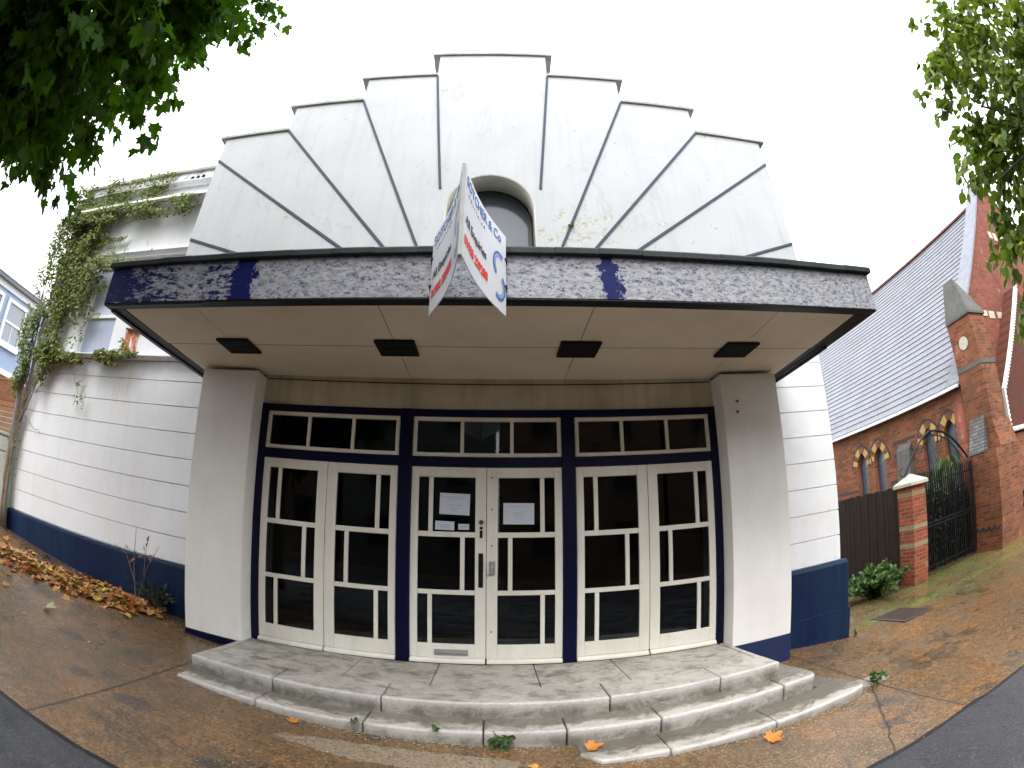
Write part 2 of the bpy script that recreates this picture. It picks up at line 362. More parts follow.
M['line'] = plain('slate_blue_line_paint', (.055, .07, .095), .7, var=.2)
M['lead'] = plain('grey_green_felt_flashing', (.035, .045, .043), .7, var=.3, scale=9, bumpk=.3)
M['fascia'] = fascia_mat()
M['beam'] = plain('black_painted_steel', (.006, .006, .008), .5, var=.3)
M['beam_edge'] = plain('grey_painted_edge_trim', (.035, .037, .045), .45, var=.2)
M['vent'] = plain('dark_recess_grille', (.012, .013, .012), .8)
M['ground'] = ground_mat(); M['asphalt'] = asphalt_mat(); M['step'] = concrete_step_mat()
M['glass'] = glass_mat()
M['win_glass'] = plain('grey_obscured_glass', (.24, .27, .31), .12, var=.05, spec=.7)
M['slate_panel'] = brick_mat('slate_hung_panel', (.15, .15, .155), (.10, .10, .105), (.04, .04, .045))
M['grit'] = plain('pale_grit', (.34, .31, .27), .85, var=.4, scale=30)
M['arch_glass'] = plain('dark_grey_glass', (.085, .10, .12), .12, var=.05, spec=.6)
M['reveal'] = painted_render('cream_reveal_paint', (.78, .75, .66), (.45, .42, .34), .5, .2)
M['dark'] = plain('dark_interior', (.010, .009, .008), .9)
M['white_trim'] = plain('white_gloss_trim', (.78, .79, .80), .4, var=.06)
M['board_blue'] = plain('pale_grey_blue_boarding', (.40, .44, .55), .5, var=.08, scale=3)
M['board_pale'] = plain('pale_lilac_boarding', (.55, .58, .68), .5, var=.08, scale=3)
M['paper'] = plain('white_paper', (.60, .65, .74), .7, var=.03)
M['ink'] = plain('grey_ink', (.20, .22, .27), .7)
M['metal'] = plain('dull_aluminium', (.45, .45, .44), .4, .8, var=.1)
M['brass'] = plain('tarnished_brass', (.12, .10, .07), .45, .7)
M['sign_post'] = plain('weathered_white_timber', (.46, .46, .44), .8, var=.2, scale=20)
M['green_leaf'] = leaf_mat('plane_tree_leaves', [(.006, .019, .002), (.018, .050, .003), (.045, .105, .004), (.008, .026, .002)], .32, .55, spec=.12, tcol=(.14, .36, .01))
M['lime_leaf'] = leaf_mat('lime_tree_leaves', [(.025, .055, .010), (.07, .13, .015), (.26, .31, .035), (.02, .045, .010), (.18, .24, .025), (.035, .065, .012)], .26)
M['ivy_leaf'] = leaf_mat('creeper_leaves', [(.06, .085, .015), (.14, .17, .025), (.22, .235, .045), (.085, .115, .02), (.18, .19, .035)], .25)
M['bush_leaf'] = leaf_mat('bush_leaves', [(.03, .07, .02), (.07, .13, .04), (.05, .10, .03)], .15)
M['weed_leaf'] = leaf_mat('weed_leaves', [(.008, .016, .007), (.025, .042, .014), (.012, .022, .010)], .08)
M['red_leaf'] = leaf_mat('russet_leaves', [(.30, .07, .02), (.22, .05, .02), (.35, .12, .04)], .2)
M['litter'] = leaf_mat('fallen_leaf_litter', [(.40, .13, .03), (.30, .09, .025), (.46, .20, .06), (.20, .07, .03), (.50, .40, .07), (.40, .13, .03), (.55, .28, .10), (.28, .10, .04), (.34, .42, .14)], .05, .5, spec=.4, tcol=(.5, .2, .05))
M['orange_leaf'] = leaf_mat('orange_fallen_leaf', [(.50, .20, .03), (.44, .15, .03)], .05, .45, tcol=(.5, .2, .03))
M['pale_leaf'] = leaf_mat('pale_green_fallen_leaf', [(.30, .36, .14), (.34, .38, .18)], .1, .45)
M['bark'] = plain('grey_brown_bark', (.10, .085, .065), .9, var=.3, scale=10, bumpk=.6)
M['stem'] = plain('pale_creeper_stem', (.22, .17, .13), .9, var=.3, scale=15)
M['brick'] = brick_mat('orange_red_brick')
M['brick_gable'] = brick_mat('red_brick_gable', (.25, .065, .04), (.16, .045, .03), (.15, .085, .065))
M['brick_band'] = brick_mat('banded_pier_brick', (.32, .065, .028), (.17, .04, .022), (.20, .15, .10), ((.62, .70, (.26, .22, .14)), (.28, .36, (.26, .22, .14)), (1.24, 1.32, (.24, .18, .11))))
M['yellow_brick'] = plain('buff_brick', (.46, .30, .11), .85, var=.25, scale=14)
M['stone'] = plain('weathered_grey_stone', (.115, .112, .105), .85, var=.3, scale=6, bumpk=.3)
M['stone_pale'] = plain('pale_lead_coping', (.20, .21, .24), .6, var=.2, scale=4)
M['cap_stone'] = plain('buff_cap_stone', (.48, .44, .35), .8, var=.25, scale=10)
M['black_brick'] = plain('blue_black_brick', (.045, .045, .055), .7, var=.2)
M['leaded'] = plain('leaded_window_glass', (.10, .12, .15), .25, var=.3, scale=10, spec=.6)
M['slate'] = slate_mat(); M['tile'] = roof_tile_mat()
M['iron'] = plain('black_wrought_iron', (.010, .010, .012), .45, .3, var=.2)
M['fence_wood'] = wood_mat('dark_brown_fence_boards', (.012, .007, .005), (.032, .019, .013))
M['trellis'] = wood_mat('orange_brown_trellis', (.22, .11, .045), (.32, .17, .08), 'x')
M['blue_house'] = plain('pale_blue_house_render', (.34, .42, .58), .75, var=.08, scale=2)
M['garden_wall'] = painted_render('grey_green_garden_wall', (.42, .43, .38), (.20, .22, .17), .8, .4)
M['grate'] = plain('rusty_cast_iron', (.10, .07, .06), .7, .4, var=.3, scale=20)
M['gutter'] = plain('black_gutter', (.015, .015, .018), .4)
M['opp_frame'] = plain('dull_window_paint', (.07, .065, .06), .7)
M['opp_dull'] = plain('dull_grey_render', (.06, .058, .055), .8)
M['opp_brick'] = brick_mat('opposite_house_brick', (.06, .035, .026), (.04, .024, .018))
def sign_mat():
    n = N('corrugated_plastic_board')
    n.fin((.80, .81, .84), .35)
    tr = n.new('ShaderNodeBsdfTranslucent'); tr.inputs[0].default_value = (.85, .87, .9, 1)
    ms = n.new('ShaderNodeMixShader'); ms.inputs[0].default_value = .35
    n.link(n.b.outputs[0], ms.inputs[1]); n.link(tr.outputs[0], ms.inputs[2]); n.link(ms.outputs[0], n.out.inputs[0]); return n.m
M['sign'] = sign_mat()
M['sign_blue'] = plain('blue_sign_print', (.05, .14, .42), .4, var=.02)
M['sign_pale_blue'] = plain('pale_blue_sign_print', (.25, .36, .60), .4, var=.02)
M['sign_red'] = plain('red_sign_print', (.75, .04, .03), .4, var=.02)
M['sign_black'] = plain('black_sign_print', (.03, .03, .035), .4, var=.02)

# ---------------------------------------------------------------- geometry helpers
WLOC = {}
def link_obj(o, parent=None, loc=(0, 0, 0)):
    """mesh data is in world coordinates; a parented object is offset back by its parent's place"""
    COL.objects.link(o)
    if parent is not None:
        o.parent = parent; pl = WLOC.get(parent.name, Vector((0, 0, 0))); o.location = Vector(loc) - pl
    else: o.location = loc
    WLOC[o.name] = Vector(loc)
    return o
def tag(o, label, cat, group=None, kind=None):
    o['label'] = label; o['category'] = cat
    if group: o['group'] = group
    if kind: o['kind'] = kind
    return o
def thing(name, label, cat, loc, group=None):
    o = bpy.data.objects.new(name, None); o.empty_display_size = .2; link_obj(o, None, loc); return tag(o, label, cat, group)

class MB:
    def __init__(s): s.v = []; s.f = []; s.fm = []; s.cur = 0
    def add(s, vs, fs):
        b = len(s.v); s.v += [tuple(p) for p in vs]
        for f_ in fs: s.f.append(tuple(b+i for i in f_)); s.fm.append(s.cur)
        return s
    def box(s, x0, x1, y0, y1, z0, z1):
        return s.add([(x0, y0, z0), (x1, y0, z0), (x1, y1, z0), (x0, y1, z0), (x0, y0, z1), (x1, y0, z1), (x1, y1, z1), (x0, y1, z1)],
                     [(0, 3, 2, 1), (4, 5, 6, 7), (0, 1, 5, 4), (1, 2, 6, 5), (2, 3, 7, 6), (3, 0, 4, 7)])
    def prism(s, pts, axis, a, b):
        """pts: 2D loop (counter-clockwise); axis 'y': pts are (x,z) extruded y=a..b; 'x': pts (y,z); 'z': pts (x,y)"""
        n = len(pts)
        def P(p, t): return {'y': (p[0], t, p[1]), 'x': (t, p[0], p[1]), 'z': (p[0], p[1], t)}[axis]
        vs = [P(p, a) for p in pts] + [P(p, b) for p in pts]
        fs = [tuple(range(n)), tuple(range(2*n-1, n-1, -1))] + [(i, n+i, n+(i+1) % n, (i+1) % n) for i in range(n)]
        return s.add(vs, fs)
    def bar(s, p, q, wd, dp, up=(0, 1, 0)):
        """rectangular bar between two points; dp is measured along 'up'"""
        p = Vector(p); q = Vector(q); d = (q-p).normalized(); u = Vector(up); u = (u - u.dot(d)*d).normalized(); r = d.cross(u)
        vs = []
        for c in (p, q):
            for a, b in ((-1, -1), (1, -1), (1, 1), (-1, 1)): vs.append(c + r*a*wd/2 + u*b*dp/2)
        return s.add(vs, [(0, 3, 2, 1), (4, 5, 6, 7), (0, 1, 5, 4), (1, 2, 6, 5), (2, 3, 7, 6), (3, 0, 4, 7)])
    def tube(s, pts, rad, seg=6):
        pts = [Vector(p) for p in pts]; n = len(pts); rs = rad if isinstance(rad, (list, tuple)) else [rad]*n
        rings = []
        for i, p in enumerate(pts):
            d = (pts[min(i+1, n-1)] - pts[max(i-1, 0)]).normalized()
            a = Vector((0, 0, 1)) if abs(d.z) < .9 else Vector((1, 0, 0)); u = d.cross(a).normalized(); v_ = d.cross(u)
            rings.append([p + (u*math.cos(t)+v_*math.sin(t))*rs[i] for t in (2*math.pi*k/seg for k in range(seg))])
        vs = [q for r in rings for q in r]; fs = []
        for i in range(n-1):
            for k in range(seg): fs.append((i*seg+k, i*seg+(k+1) % seg, (i+1)*seg+(k+1) % seg, (i+1)*seg+k))
        fs.append(tuple(range(seg-1, -1, -1))); fs.append(tuple((n-1)*seg+k for k in range(seg)))
        return s.add(vs, fs)
    def build(s, name, mat, parent=None, bevel=0.0, smooth=False, loc=None):
        me = bpy.data.meshes.new(name); me.from_pydata(s.v, [], s.f)
        mats = mat if isinstance(mat, (list, tuple)) else [mat]
        for m_ in mats: me.materials.append(m_)
        if len(mats) > 1: me.polygons.foreach_set('material_index', s.fm)
        if smooth: me.polygons.foreach_set('use_smooth', [True]*len(me.polygons))
        me.update()
        o = bpy.data.objects.new(name, me)
        if loc is not None:
            me.transform(Matrix.Translation(-Vector(loc)))
            link_obj(o, parent, loc)
        else: link_obj(o, parent)
        bm = bmesh.new(); bm.from_mesh(me); bmesh.ops.recalc_face_normals(bm, faces=bm.faces)
        bm.to_mesh(me); bm.free()
        if bevel:
            md = o.modifiers.new('b', 'BEVEL'); md.width = bevel; md.segments = 2; md.limit_method = 'ANGLE'; md.angle_limit = math.radians(40)
        return o
    def leafbuild(s, name, mat, parent=None, loc=None):
        me = bpy.data.meshes.new(name); me.from_pydata(s.v, [], s.f); me.materials.append(mat); me.update()
        o = bpy.data.objects.new(name, me)
        if loc is not None: me.transform(Matrix.Translation(-Vector(loc))); link_obj(o, parent, loc)
        else: link_obj(o, parent)
        return o

def filled(name, loops, axis, a, b, mat, parent=None, bevel=0.0):
    """flat outline with holes, extruded from a to b along axis ('y' loops are (x,z); 'x' loops are (y,z))"""
    cu = bpy.data.curves.new(name, 'CURVE'); cu.dimensions = '2D'; cu.fill_mode = 'BOTH'; cu.extrude = abs(b-a)/2
    for lp in loops:
        sp_ = cu.splines.new('POLY'); sp_.points.add(len(lp)-1); sp_.use_cyclic_u = True
        for i, p in enumerate(lp): sp_.points[i].co = (p[0], p[1], 0, 1)
    tmp = bpy.data.objects.new('tmp', cu); COL.objects.link(tmp)
    me = bpy.data.meshes.new_from_object(tmp.evaluated_get(bpy.context.evaluated_depsgraph_get()))
    bpy.data.objects.remove(tmp); bpy.data.curves.remove(cu)
    mid = (a+b)/2
    if axis == 'y': mt = Matrix(((1, 0, 0, 0), (0, 0, -1, mid), (0, 1, 0, 0), (0, 0, 0, 1)))
    else: mt = Matrix(((0, 0, 1, mid), (1, 0, 0, 0), (0, 1, 0, 0), (0, 0, 0, 1)))
    me.transform(mt); me.name = name; me.materials.clear(); me.materials.append(mat)
    bm = bmesh.new(); bm.from_mesh(me); bmesh.ops.remove_doubles(bm, verts=bm.verts, dist=1e-5); bmesh.ops.recalc_face_normals(bm, faces=bm.faces); bm.to_mesh(me); bm.free()
    o = bpy.data.objects.new(name, me); link_obj(o, parent)
    return o

def lettering(text, size, mat, parent, mtx, name='lettering', extrude=.0008, bold=0.0, outline=False, spacing=1.0):
    cu = bpy.data.curves.new(name, 'FONT'); cu.body = text; cu.size = size; cu.extrude = extrude; cu.offset = bold; cu.space_character = spacing
    tmp = bpy.data.objects.new('tmp', cu); COL.objects.link(tmp)
    me = bpy.data.meshes.new_from_object(tmp.evaluated_get(bpy.context.evaluated_depsgraph_get()))
    bpy.data.objects.remove(tmp); bpy.data.curves.remove(cu)
    me.transform(mtx); me.name = name; me.materials.clear(); me.materials.append(mat)
    o = bpy.data.objects.new(name, me); link_obj(o, parent); return o

def interp(x, tab):
    if x <= tab[0][0]: return tab[0][1]
    for (a, fa), (b, fb) in zip(tab, tab[1:]):
        if x <= b: return fa + (fb-fa)*(x-a)/(b-a)
    return tab[-1][1]
GT = [(-60, 2.2), (-20, 1.1), (-12, .62), (-7.7, .28), (-5.5, .10), (-3.6, -.06), (-2, -.145), (0, -.215), (2, -.29), (3.4, -.345), (4.6, -.46), (8, -.44), (12, -.42), (40, -.4)]
def gz(x, y=0): return interp(x, GT) + .035*max(-6.0, min(0.0, y))

# ================================================================= SETTING
def sheet(name, xs, ys, lift, mat, edge=None):
    mb = MB(); nx, ny = len(xs), len(ys)
    vs = []
    for j, y in enumerate(ys):
        for x in xs:
            yy = y
            if edge and j == ny-1: yy = y + edge(x)
            vs.append((x, yy, gz(x, yy)+lift))
    mb.add(vs, [(j*nx+i, j*nx+i+1, (j+1)*nx+i+1, (j+1)*nx+i) for j in range(ny-1) for i in range(nx-1)])
    o = mb.build(name, mat, smooth=True); o['kind'] = 'structure'; return o
def rng(a, b, st):
    n = max(1, int(round((b-a)/st))); return [a + (b-a)*i/n for i in range(n+1)]
XS = [-300, -150, -80] + rng(-60, -14, 4) + rng(-13.8, 14, .08) + rng(16, 60, 4) + [100, 200, 300]
sheet('ground', XS, [-300, -120, -60, -30, -14, -8, -6, -3, 0, 1, 3, 6, 12, 24, 60, 120, 300], 0, M['ground'])
M['tar'] = plain('black_tar_joint', (.012, .012, .013), .5, var=.3)
def asphalt_edge(x): return .02*noise.noise(Vector((x*1.7, 0, 0))) + .012*noise.noise(Vector((x*7, 3, 0))) + (.055*x if abs(x) < 6 else .33*(1 if x > 0 else -1))
sheet('road_edge', rng(-13.8, 14, .08), [-3.4, -3.20], .002, M['tar'], lambda x: asphalt_edge(x)+.05+.02*noise.noise(Vector((x*3, 9, 0))))
sheet('pavement', XS, [-6.2, -5.4, -4.6, -3.9, -3.20], .004, M['asphalt'], asphalt_edge)
kerb = MB()
for i, (a, b) in enumerate(zip(rng(-24, 24, .9), rng(-24, 24, .9)[1:])):
    za = (gz(a)+gz(b))/2
    kerb.add([(a, -6.35, gz(a, -6.3)-.13), (b-.008, -6.35, gz(b, -6.3)-.13), (b-.008, -6.205, gz(b, -6.3)-.13), (a, -6.205, gz(a, -6.3)-.13), (a, -6.35, gz(a, -6.3)+.006), (b-.008, -6.35, gz(b, -6.3)+.006), (b-.008, -6.205, gz(b, -6.3)+.006), (a, -6.205, gz(a, -6.3)+.006)],
             [(0, 3, 2, 1), (4, 5, 6, 7), (0, 1, 5, 4), (1, 2, 6, 5), (2, 3, 7, 6), (3, 0, 4, 7)])
k = kerb.build('kerb', M['stone']); k['kind'] = 'structure'
sheet('road', XS, [-14.0, -10, -6.361], .010, M['asphalt'])

# ================================================================= CINEMA
PX0, PX1, PY = 2.555, 3.308, -.2625      # pilasters
WY = .276                                 # wing wall plane
SO = 3.022                                # soffit height at the wall
cin = thing('cinema_building', 'white art deco cinema front with stepped fan gable, blue canopy and glazed doors', 'building', (0, 0, 0))

# ---- fan gable
hx = [.875, 2.0, 3.13, 4.275]
tops = [8.62, 8.05, 7.50, 6.955]
out = [(-hx[3], 4.3)]
for i in (3, 2, 1, 0): out += [(-hx[i], tops[i]), (-hx[i-1] if i else hx[0], tops[i])]
for i in (1, 2, 3): out += [(hx[i-1], tops[i]), (hx[i], tops[i])]
out += [(hx[3], 4.3)]
AW, ASP, AR = .575, 5.30, .575            # arched opening: half width, springing, rise
arch = [(-AW, 4.45), (AW, 4.45)] + [(AW*math.cos(t), ASP+AR*math.sin(t)) for t in [math.pi*i/24 for i in range(25)]]
filled('fan_gable', [out, arch], 'y', 0, .38, M['gable'], cin)
# copings: a slab on each step, overhanging the front and the outer end
def coping(x0, x1, z, depth=.42):
    mb = MB(); mb.box(x0, x1, -.035, depth, z, z+.062)
    mb.box(x0+.012, x1-.012, -.022, depth-.012, z+.062, z+.075)
    return mb.build('coping', M['coping'], cin, .006)
coping(-hx[0]-.115, hx[0]+.115, tops[0])
for i in (1, 2, 3):
    coping(-hx[i]-.115, -hx[i-1]-.003, tops[i]); coping(hx[i-1]+.003, hx[i]+.115, tops[i])
# radiating lines between the panels
def ext(p, q, z): t = (z-p[1])/(q[1]-p[1]); return (p[0]+(q[0]-p[0])*t, z)
LN = [((.875, 8.05), (.655, 5.635)), ((2.0, 7.50), ext((2.0, 7.53), (.90, 4.77), 4.32)), ((3.13, 6.955), ext((3.13, 6.98), (1.335, 4.77), 4.32)),
      ((4.272, 6.49), ext((4.272, 6.49), (1.915, 4.77), 4.45)), ((4.272, 5.01), ext((4.272, 5.01), (3.49, 4.756), 4.45))]
for sgn in (-1, 1):
    for (p, q) in LN:
        MB().bar((sgn*p[0], -.004, p[1]), (sgn*q[0], -.004, q[1]), .035, .018).build('fluting_line', M['line'], cin)
# arched window set back in the opening
awf = []
def arch_ring(wo, wi, z0):
    o_ = [(-wo, z0), (-wi, z0)] + [(-wi*math.cos(t), ASP-.0+(AR-(AW-wi))*math.sin(t)) for t in [math.pi*i/20 for i in range(21)]] + [(wi, z0), (wo, z0)]
    o_ += [(wo*math.cos(t), ASP+(AR-(AW-wo))*math.sin(t)) for t in [math.pi*i/20 for i in range(21)]]
    return o_
wfr = filled('window', [arch_ring(.572, .552, 4.5)], 'y', .345, .37, M['beam'], cin)
filled('glass_pane', [[(-.56, 4.5), (.56, 4.5)] + [(.56*math.cos(t), ASP+.56*math.sin(t)) for t in [math.pi*i/24 for i in range(25)]]], 'y', .362, .370, M['arch_glass'], wfr)
filled('mullion_ring', [arch_ring(.550, .50, 4.5)], 'y', .350, .361, plain('grey_window_surround', (.10, .10, .092), .5), wfr)
filled('window_reveal', [arch_ring(.5745, .566, 4.5)], 'y', .004, .344, M['reveal'], cin)
# small tuft of weed growing out of the gable
# ---- main body behind
body = MB(); body.box(-7.55, 4.35, 3.5, 10.5, -.5, 4.0).box(-7.55, -2.85, .71, 3.499, -.5, 4.0).box(2.85, 4.35, .71, 3.499, -.5, 4.0).box(-2.849, 2.849, .41, 3.499, 3.2, 4.0).build('rear_hall', M['wing'], cin)
MB().box(-7.7, 4.45, .385, 10.6, 4.0, 4.08).build('roof', M['lead'], cin)

# ---- rusticated wings
DG = .3353; ZP = .65
def wing(x0, x1, ztop, side):
    mb = MB()
    mb.box(x0+.02, x1-(.02 if side == 'r' else 0), WY+.018, WY+.42, -.55, ztop)
    z = ZP; i = 0
    while z < ztop-.05:
        zt = min(z+DG-.007, ztop) if (side == 'r' or z < 3.1) else ztop
        if side == 'l' and z+DG > 3.30 and z < 3.30: zt = min(zt, 3.24)
        if side == 'l' and z > 3.24: break
        mb.box(x0, x1, WY+.006, WY+.017, z+.004, zt)
        z += DG; i += 1
    return mb.build('wing_wall', M['wing'], cin, .004)
wr = wing(PX1+.0, 4.477, 4.35, 'r')
MB().box(PX1, 4.60, WY-.06, WY+.50, 4.35, 4.43).build('coping', M['coping'], cin, .006)
# plinth of the right wing with chamfered top and a ledge low down
def plinth(x0, x1, zt, name='plinth'):
    mb = MB(); pr = .09
    xa, xb = x0, x1
    mb.prism([(WY+.01, -1.0), (WY-pr, -1.0), (WY-pr, zt-.035), (WY-pr+.03, zt-.008), (WY+.01, zt)], 'x', xa, xb)
    return mb.build(name, M['navy'], cin, .006)
pr_ = MB()
pr_.prism([(WY+3.0, -1.0), (WY-.075, -1.0), (WY-.075, .60), (WY-.04, .645), (WY+3.0, .645)], 'x', PX1+.002, 4.56)
pr_.build('plinth', M['navy'], cin, .01)
pb = MB(); pb.add([(PX1+.002, WY-.095, -1), (4.585, WY-.095, -1), (4.585, WY+3, -1), (PX1+.002, WY+3, -1), (PX1+.002, WY-.095, -.012), (4.585, WY-.095, -.012), (4.585, WY+3, -.012), (PX1+.002, WY+3, -.012)],
       [(0, 3, 2, 1), (4, 5, 6, 7), (0, 1, 5, 4), (1, 2, 6, 5), (2, 3, 7, 6), (3, 0, 4, 7)])
pb.build('plinth', M['navy'], cin, .006)

# left wing: rusticated below, plain with recessed boarded window and mouldings above
XL = -7.70
lw = MB()
lw.box(XL+.02, -PX1, WY+.018, WY+.42, -.4, 3.28)
z = ZP
while z < 3.2:
    zt = min(z+DG-.007, 3.262)
    lw.box(XL, -PX1, WY+.006, WY+.017, z+.004, zt); z += DG
WX0, WX1, WZ0, WZ1 = -6.42, -5.62, 3.345, 4.86
for b in ((XL, WX0, 3.28, 6.33), (WX1, -PX1, 3.28, 6.33), (WX0, WX1, WZ1, 6.33), (WX0, WX1, 3.28, WZ0)):
    lw.box(b[0], b[1], WY+.004, WY+.42, b[2], b[3])
lw.box(XL, -4.0, WY+.03, WY+.38, 6.33, 6.60)
lw.build('wing_wall', M['wing'], cin, .004)
# shallow strip next to the entrance bay, proud of the wall
st = MB()
z = ZP
while z < 3.2:
    st.box(-4.38, -3.31, WY-.004, WY+.0045, z+.004, min(z+DG-.007, 3.262)); z += DG
st.box(-4.38, -3.30, WY-.022, WY+.003, 3.34, 4.93)
st.build('wall_strip', M['wing'], cin, .004)
pl = MB(); pl.add([(XL-.05, WY-.055, -.5), (-PX1, WY-.055, -.5), (-PX1, WY+.2, -.5), (XL-.05, WY+.2, -.5), (XL-.05, WY-.055, .60), (-PX1, WY-.055, .60), (-PX1, WY+.2, .60), (XL-.05, WY+.2, .60)],
       [(0, 3, 2, 1), (4, 5, 6, 7), (0, 1, 5, 4), (1, 2, 6, 5), (2, 3, 7, 6), (3, 0, 4, 7)])
pl.prism([(WY+.2, .602), (WY-.055, .602), (WY-.04, .635), (WY+.2, .65)], 'x', XL-.05, -PX1)
pl.build('plinth', M['navy'], cin, .006)
def mould(x0, x1, z0, z1, pr, name='string_course'):
    mb = MB(); mb.prism([(WY+.05, z0), (WY-pr*.35, z0), (WY-pr*.6, z0+(z1-z0)*.3), (WY-pr, z0+(z1-z0)*.55), (WY-pr, z1-.012), (WY+.05, z1)], 'x', x0, x1)
    return mb.build(name, M['wing'], cin, .004)
mould(XL-.08, -PX1, 3.27, 3.335, .10, 'sill_course')
mould(XL-.06, -PX1, 5.00, 5.06, .06); mould(XL-.05, -PX1, 4.93, 4.965, .03)
mould(XL-.2, -4.0, 5.86, 5.98, .20, 'cornice')
mould(XL-.12, -4.0, 6.26, 6.33, .12)
MB().box(XL-.03, -4.0, WY-.01, WY+.42, 6.60, 6.66).build('coping', M['coping'], cin, .006)
# end returns (pier above roof on far left)
MB().box(XL-.14, XL+.25, WY-.05, WY+.5, 5.98, 6.255).build('parapet_block', M['wing'], cin, .006)
for vx, vz in ((-6.0, 6.45), (-5.85, 6.46), (-4.95, 6.47), (-4.83, 6.47), (-4.72, 6.48)):
    MB().tube([(vx, WY+.035, vz), (vx, WY+.02, vz)], .035, 8).build('vent_hole', M['dark'], cin)
# boarded window
bw = MB()
bw.box(WX0, WX0+.05, WY+.03, WY+.10, WZ0, WZ1); bw.box(WX1-.03, WX1, WY+.03, WY+.10, WZ0, WZ1)
bw.box(WX0+.05, WX1-.03, WY+.03, WY+.10, 3.94, 3.985); bw.box(WX0+.05, WX1-.03, WY+.03, WY+.10, WZ1-.05, WZ1)
bwo = bw.build('window', M['white_trim'], cin, .003)
MB().box(WX0+.05, WX1-.03, WY+.06, WY+.09, WZ0, 3.94).build('lower_board', M['board_blue'], bwo)
MB().box(WX0+.05, WX1-.03, WY+.065, WY+.095, 3.985, WZ1-.05).build('upper_board', M['board_pale'], bwo)
# long iron bracket stub over the rust
MB().bar((-5.30, WY-.02, 3.74), (-4.97, WY-.02, 3.70), .02, .03).build('rusty_bracket', M['grate'], cin)

# ---- pilasters
for s in (-1, 1):
    mb = MB(); a, b = sorted((s*PX0, s*PX1)); mb.box(a, b, PY, WY+.3, -.018, SO-.004)
    po = mb.build('pilaster', M['pilaster'], cin, .008)
    mb = MB(); mb.box(a+(-.006 if s < 0 else 0), b+(.006 if s > 0 else 0), PY-.008, WY+.2, -1.0, -.022)
    mb.build('pilaster_base', M['frame_blue'] if s < 0 else M['navy_dull'], po, .004)
for (x_, z_) in ((2.70, 2.72), (2.70, 2.62)): pass
for x_, z_ in ((2.74, 2.70), (2.73, 2.58)): MB().tube([(x_, PY-.012, z_), (x_, PY+.01, z_)], .014, 8).build('fixing_bolt', M['grate'], cin)

# ---- lintel wall over the doors, soffit line
li = MB(); li.box(-PX0, PX0, .0, .35, 2.714, SO+.05); li.build('lintel', M['lintel'], cin)
# fine dark sagging gap where the soffit meets the wall
g_ = MB(); pts = [(-PX0+.02 + (2*PX0-.04)*i/16, -.004, SO-.012-.016*math.sin(math.pi*i/16)) for i in range(17)]
g_.tube(pts, .006, 5).build('soffit_gap', M['vent'], cin)

# ---- canopy
CW, CF = 3.64, -1.915
ZB, ZT = 3.078, 3.445
can = MB()
can.box(-CW+.02, CW-.02, CF+.03, WY-.004, 3.13, 3.42)
cano = can.build('canopy', M['lead'], cin)
fa = MB(); fa.box(-CW, CW, CF, CF+.028, ZB, ZT); fa.build('front_fascia', M['fascia'], cano, .003)
for s in (-1, 1):
    a, b = sorted((s*CW, s*(CW-.026))); MB().box(a, b, CF+.029, WY-.004, ZB, ZT).build('side_fascia', M['fascia'], cano, .003)
# flashing along the top edge, slightly uneven
fl = MB()
xs = rng(-CW-.035, CW+.035, .35)
for a, b in zip(xs, xs[1:]):
    j = random.uniform(-.004, .004)
    fl.prism([(CF-.045, ZT+.002+j), (CF+.10, ZT+.002+j), (CF+.10, ZT+.085+j), (CF-.02, ZT+.072+j), (CF-.045, ZT+.05+j)], 'x', a+.001, b)
for s in (-1, 1):
    a, b = sorted((s*(CW+.035), s*(CW-.10))); fl.box(a, b, CF+.103, WY-.005, ZT+.002, ZT+.07)
fl.build('flashing', M['lead'], cano, .004)
# dark frame round the soffit
fr = MB(); fb = ZB-.004
fr.box(-CW+.003, CW-.003, CF+.003, CF+.11, fb-.012, ZB-.003)
for s in (-1, 1):
    a, b = sorted((s*(CW-.003), s*(CW-.22))); fr.box(a, b, CF+.113, WY-.006, fb-.012, ZB-.003)
fr.build('soffit_frame', M['beam'], cano, .004)
for s in (-1, 1):
    ed = MB(); x = s*(CW-.045)
    ed.box(x-.03, x+.03, CF+.12, WY-.01, fb-.030, fb-.0125) if s < 0 else ed.tube([(x-.04, -1.05, fb-.04), (x-.04, WY-.05, fb-.04)], .022, 8)
    ed.build('edge_trim', M['beam_edge'], cano, .003)
if True:
    ed = MB(); ed.box(-CW+.02, -2.4, CF+.02, CF+.06, fb-.016, fb-.0125); ed.build('edge_trim', M['beam_edge'], cano)
for a_, b_ in ((-CW+.222, CW-.222),): MB().box(a_, b_, -.945, -.937, ZB-.0155, ZB-.012).build('soffit_joint', M['grate'], cano)
# soffit boards: three by two panels with shadow gaps
sx = [-CW+.222, -2.52, -.83, .83, 2.49, CW-.222]; sy = [CF+.113, -.94, WY-.02]
sf = MB()
for i in range(5):
    for j in range(2):
        if j == 1: pass
        g = .004
        zz = ZB-.008 if j == 0 else ZB-.008
        sf.add([(sx[i]+g, sy[j]+g, ZB-.008), (sx[i+1]-g, sy[j]+g, ZB-.008), (sx[i+1]-g, sy[j+1]-g*(j == 0), SO+.03 if j else ZB-.014), (sx[i]+g, sy[j+1]-g*(j == 0), SO+.03 if j else ZB-.014),
                (sx[i]+g, sy[j]+g, ZB+.03), (sx[i+1]-g, sy[j]+g, ZB+.03), (sx[i+1]-g, sy[j+1]-g*(j == 0), ZB+.03), (sx[i]+g, sy[j+1]-g*(j == 0), ZB+.03)],
               [(0, 3, 2, 1), (4, 5, 6, 7), (0, 1, 5, 4), (1, 2, 6, 5), (2, 3, 7, 6), (3, 0, 4, 7)])
sf.build('soffit', M['soffit'], cano)
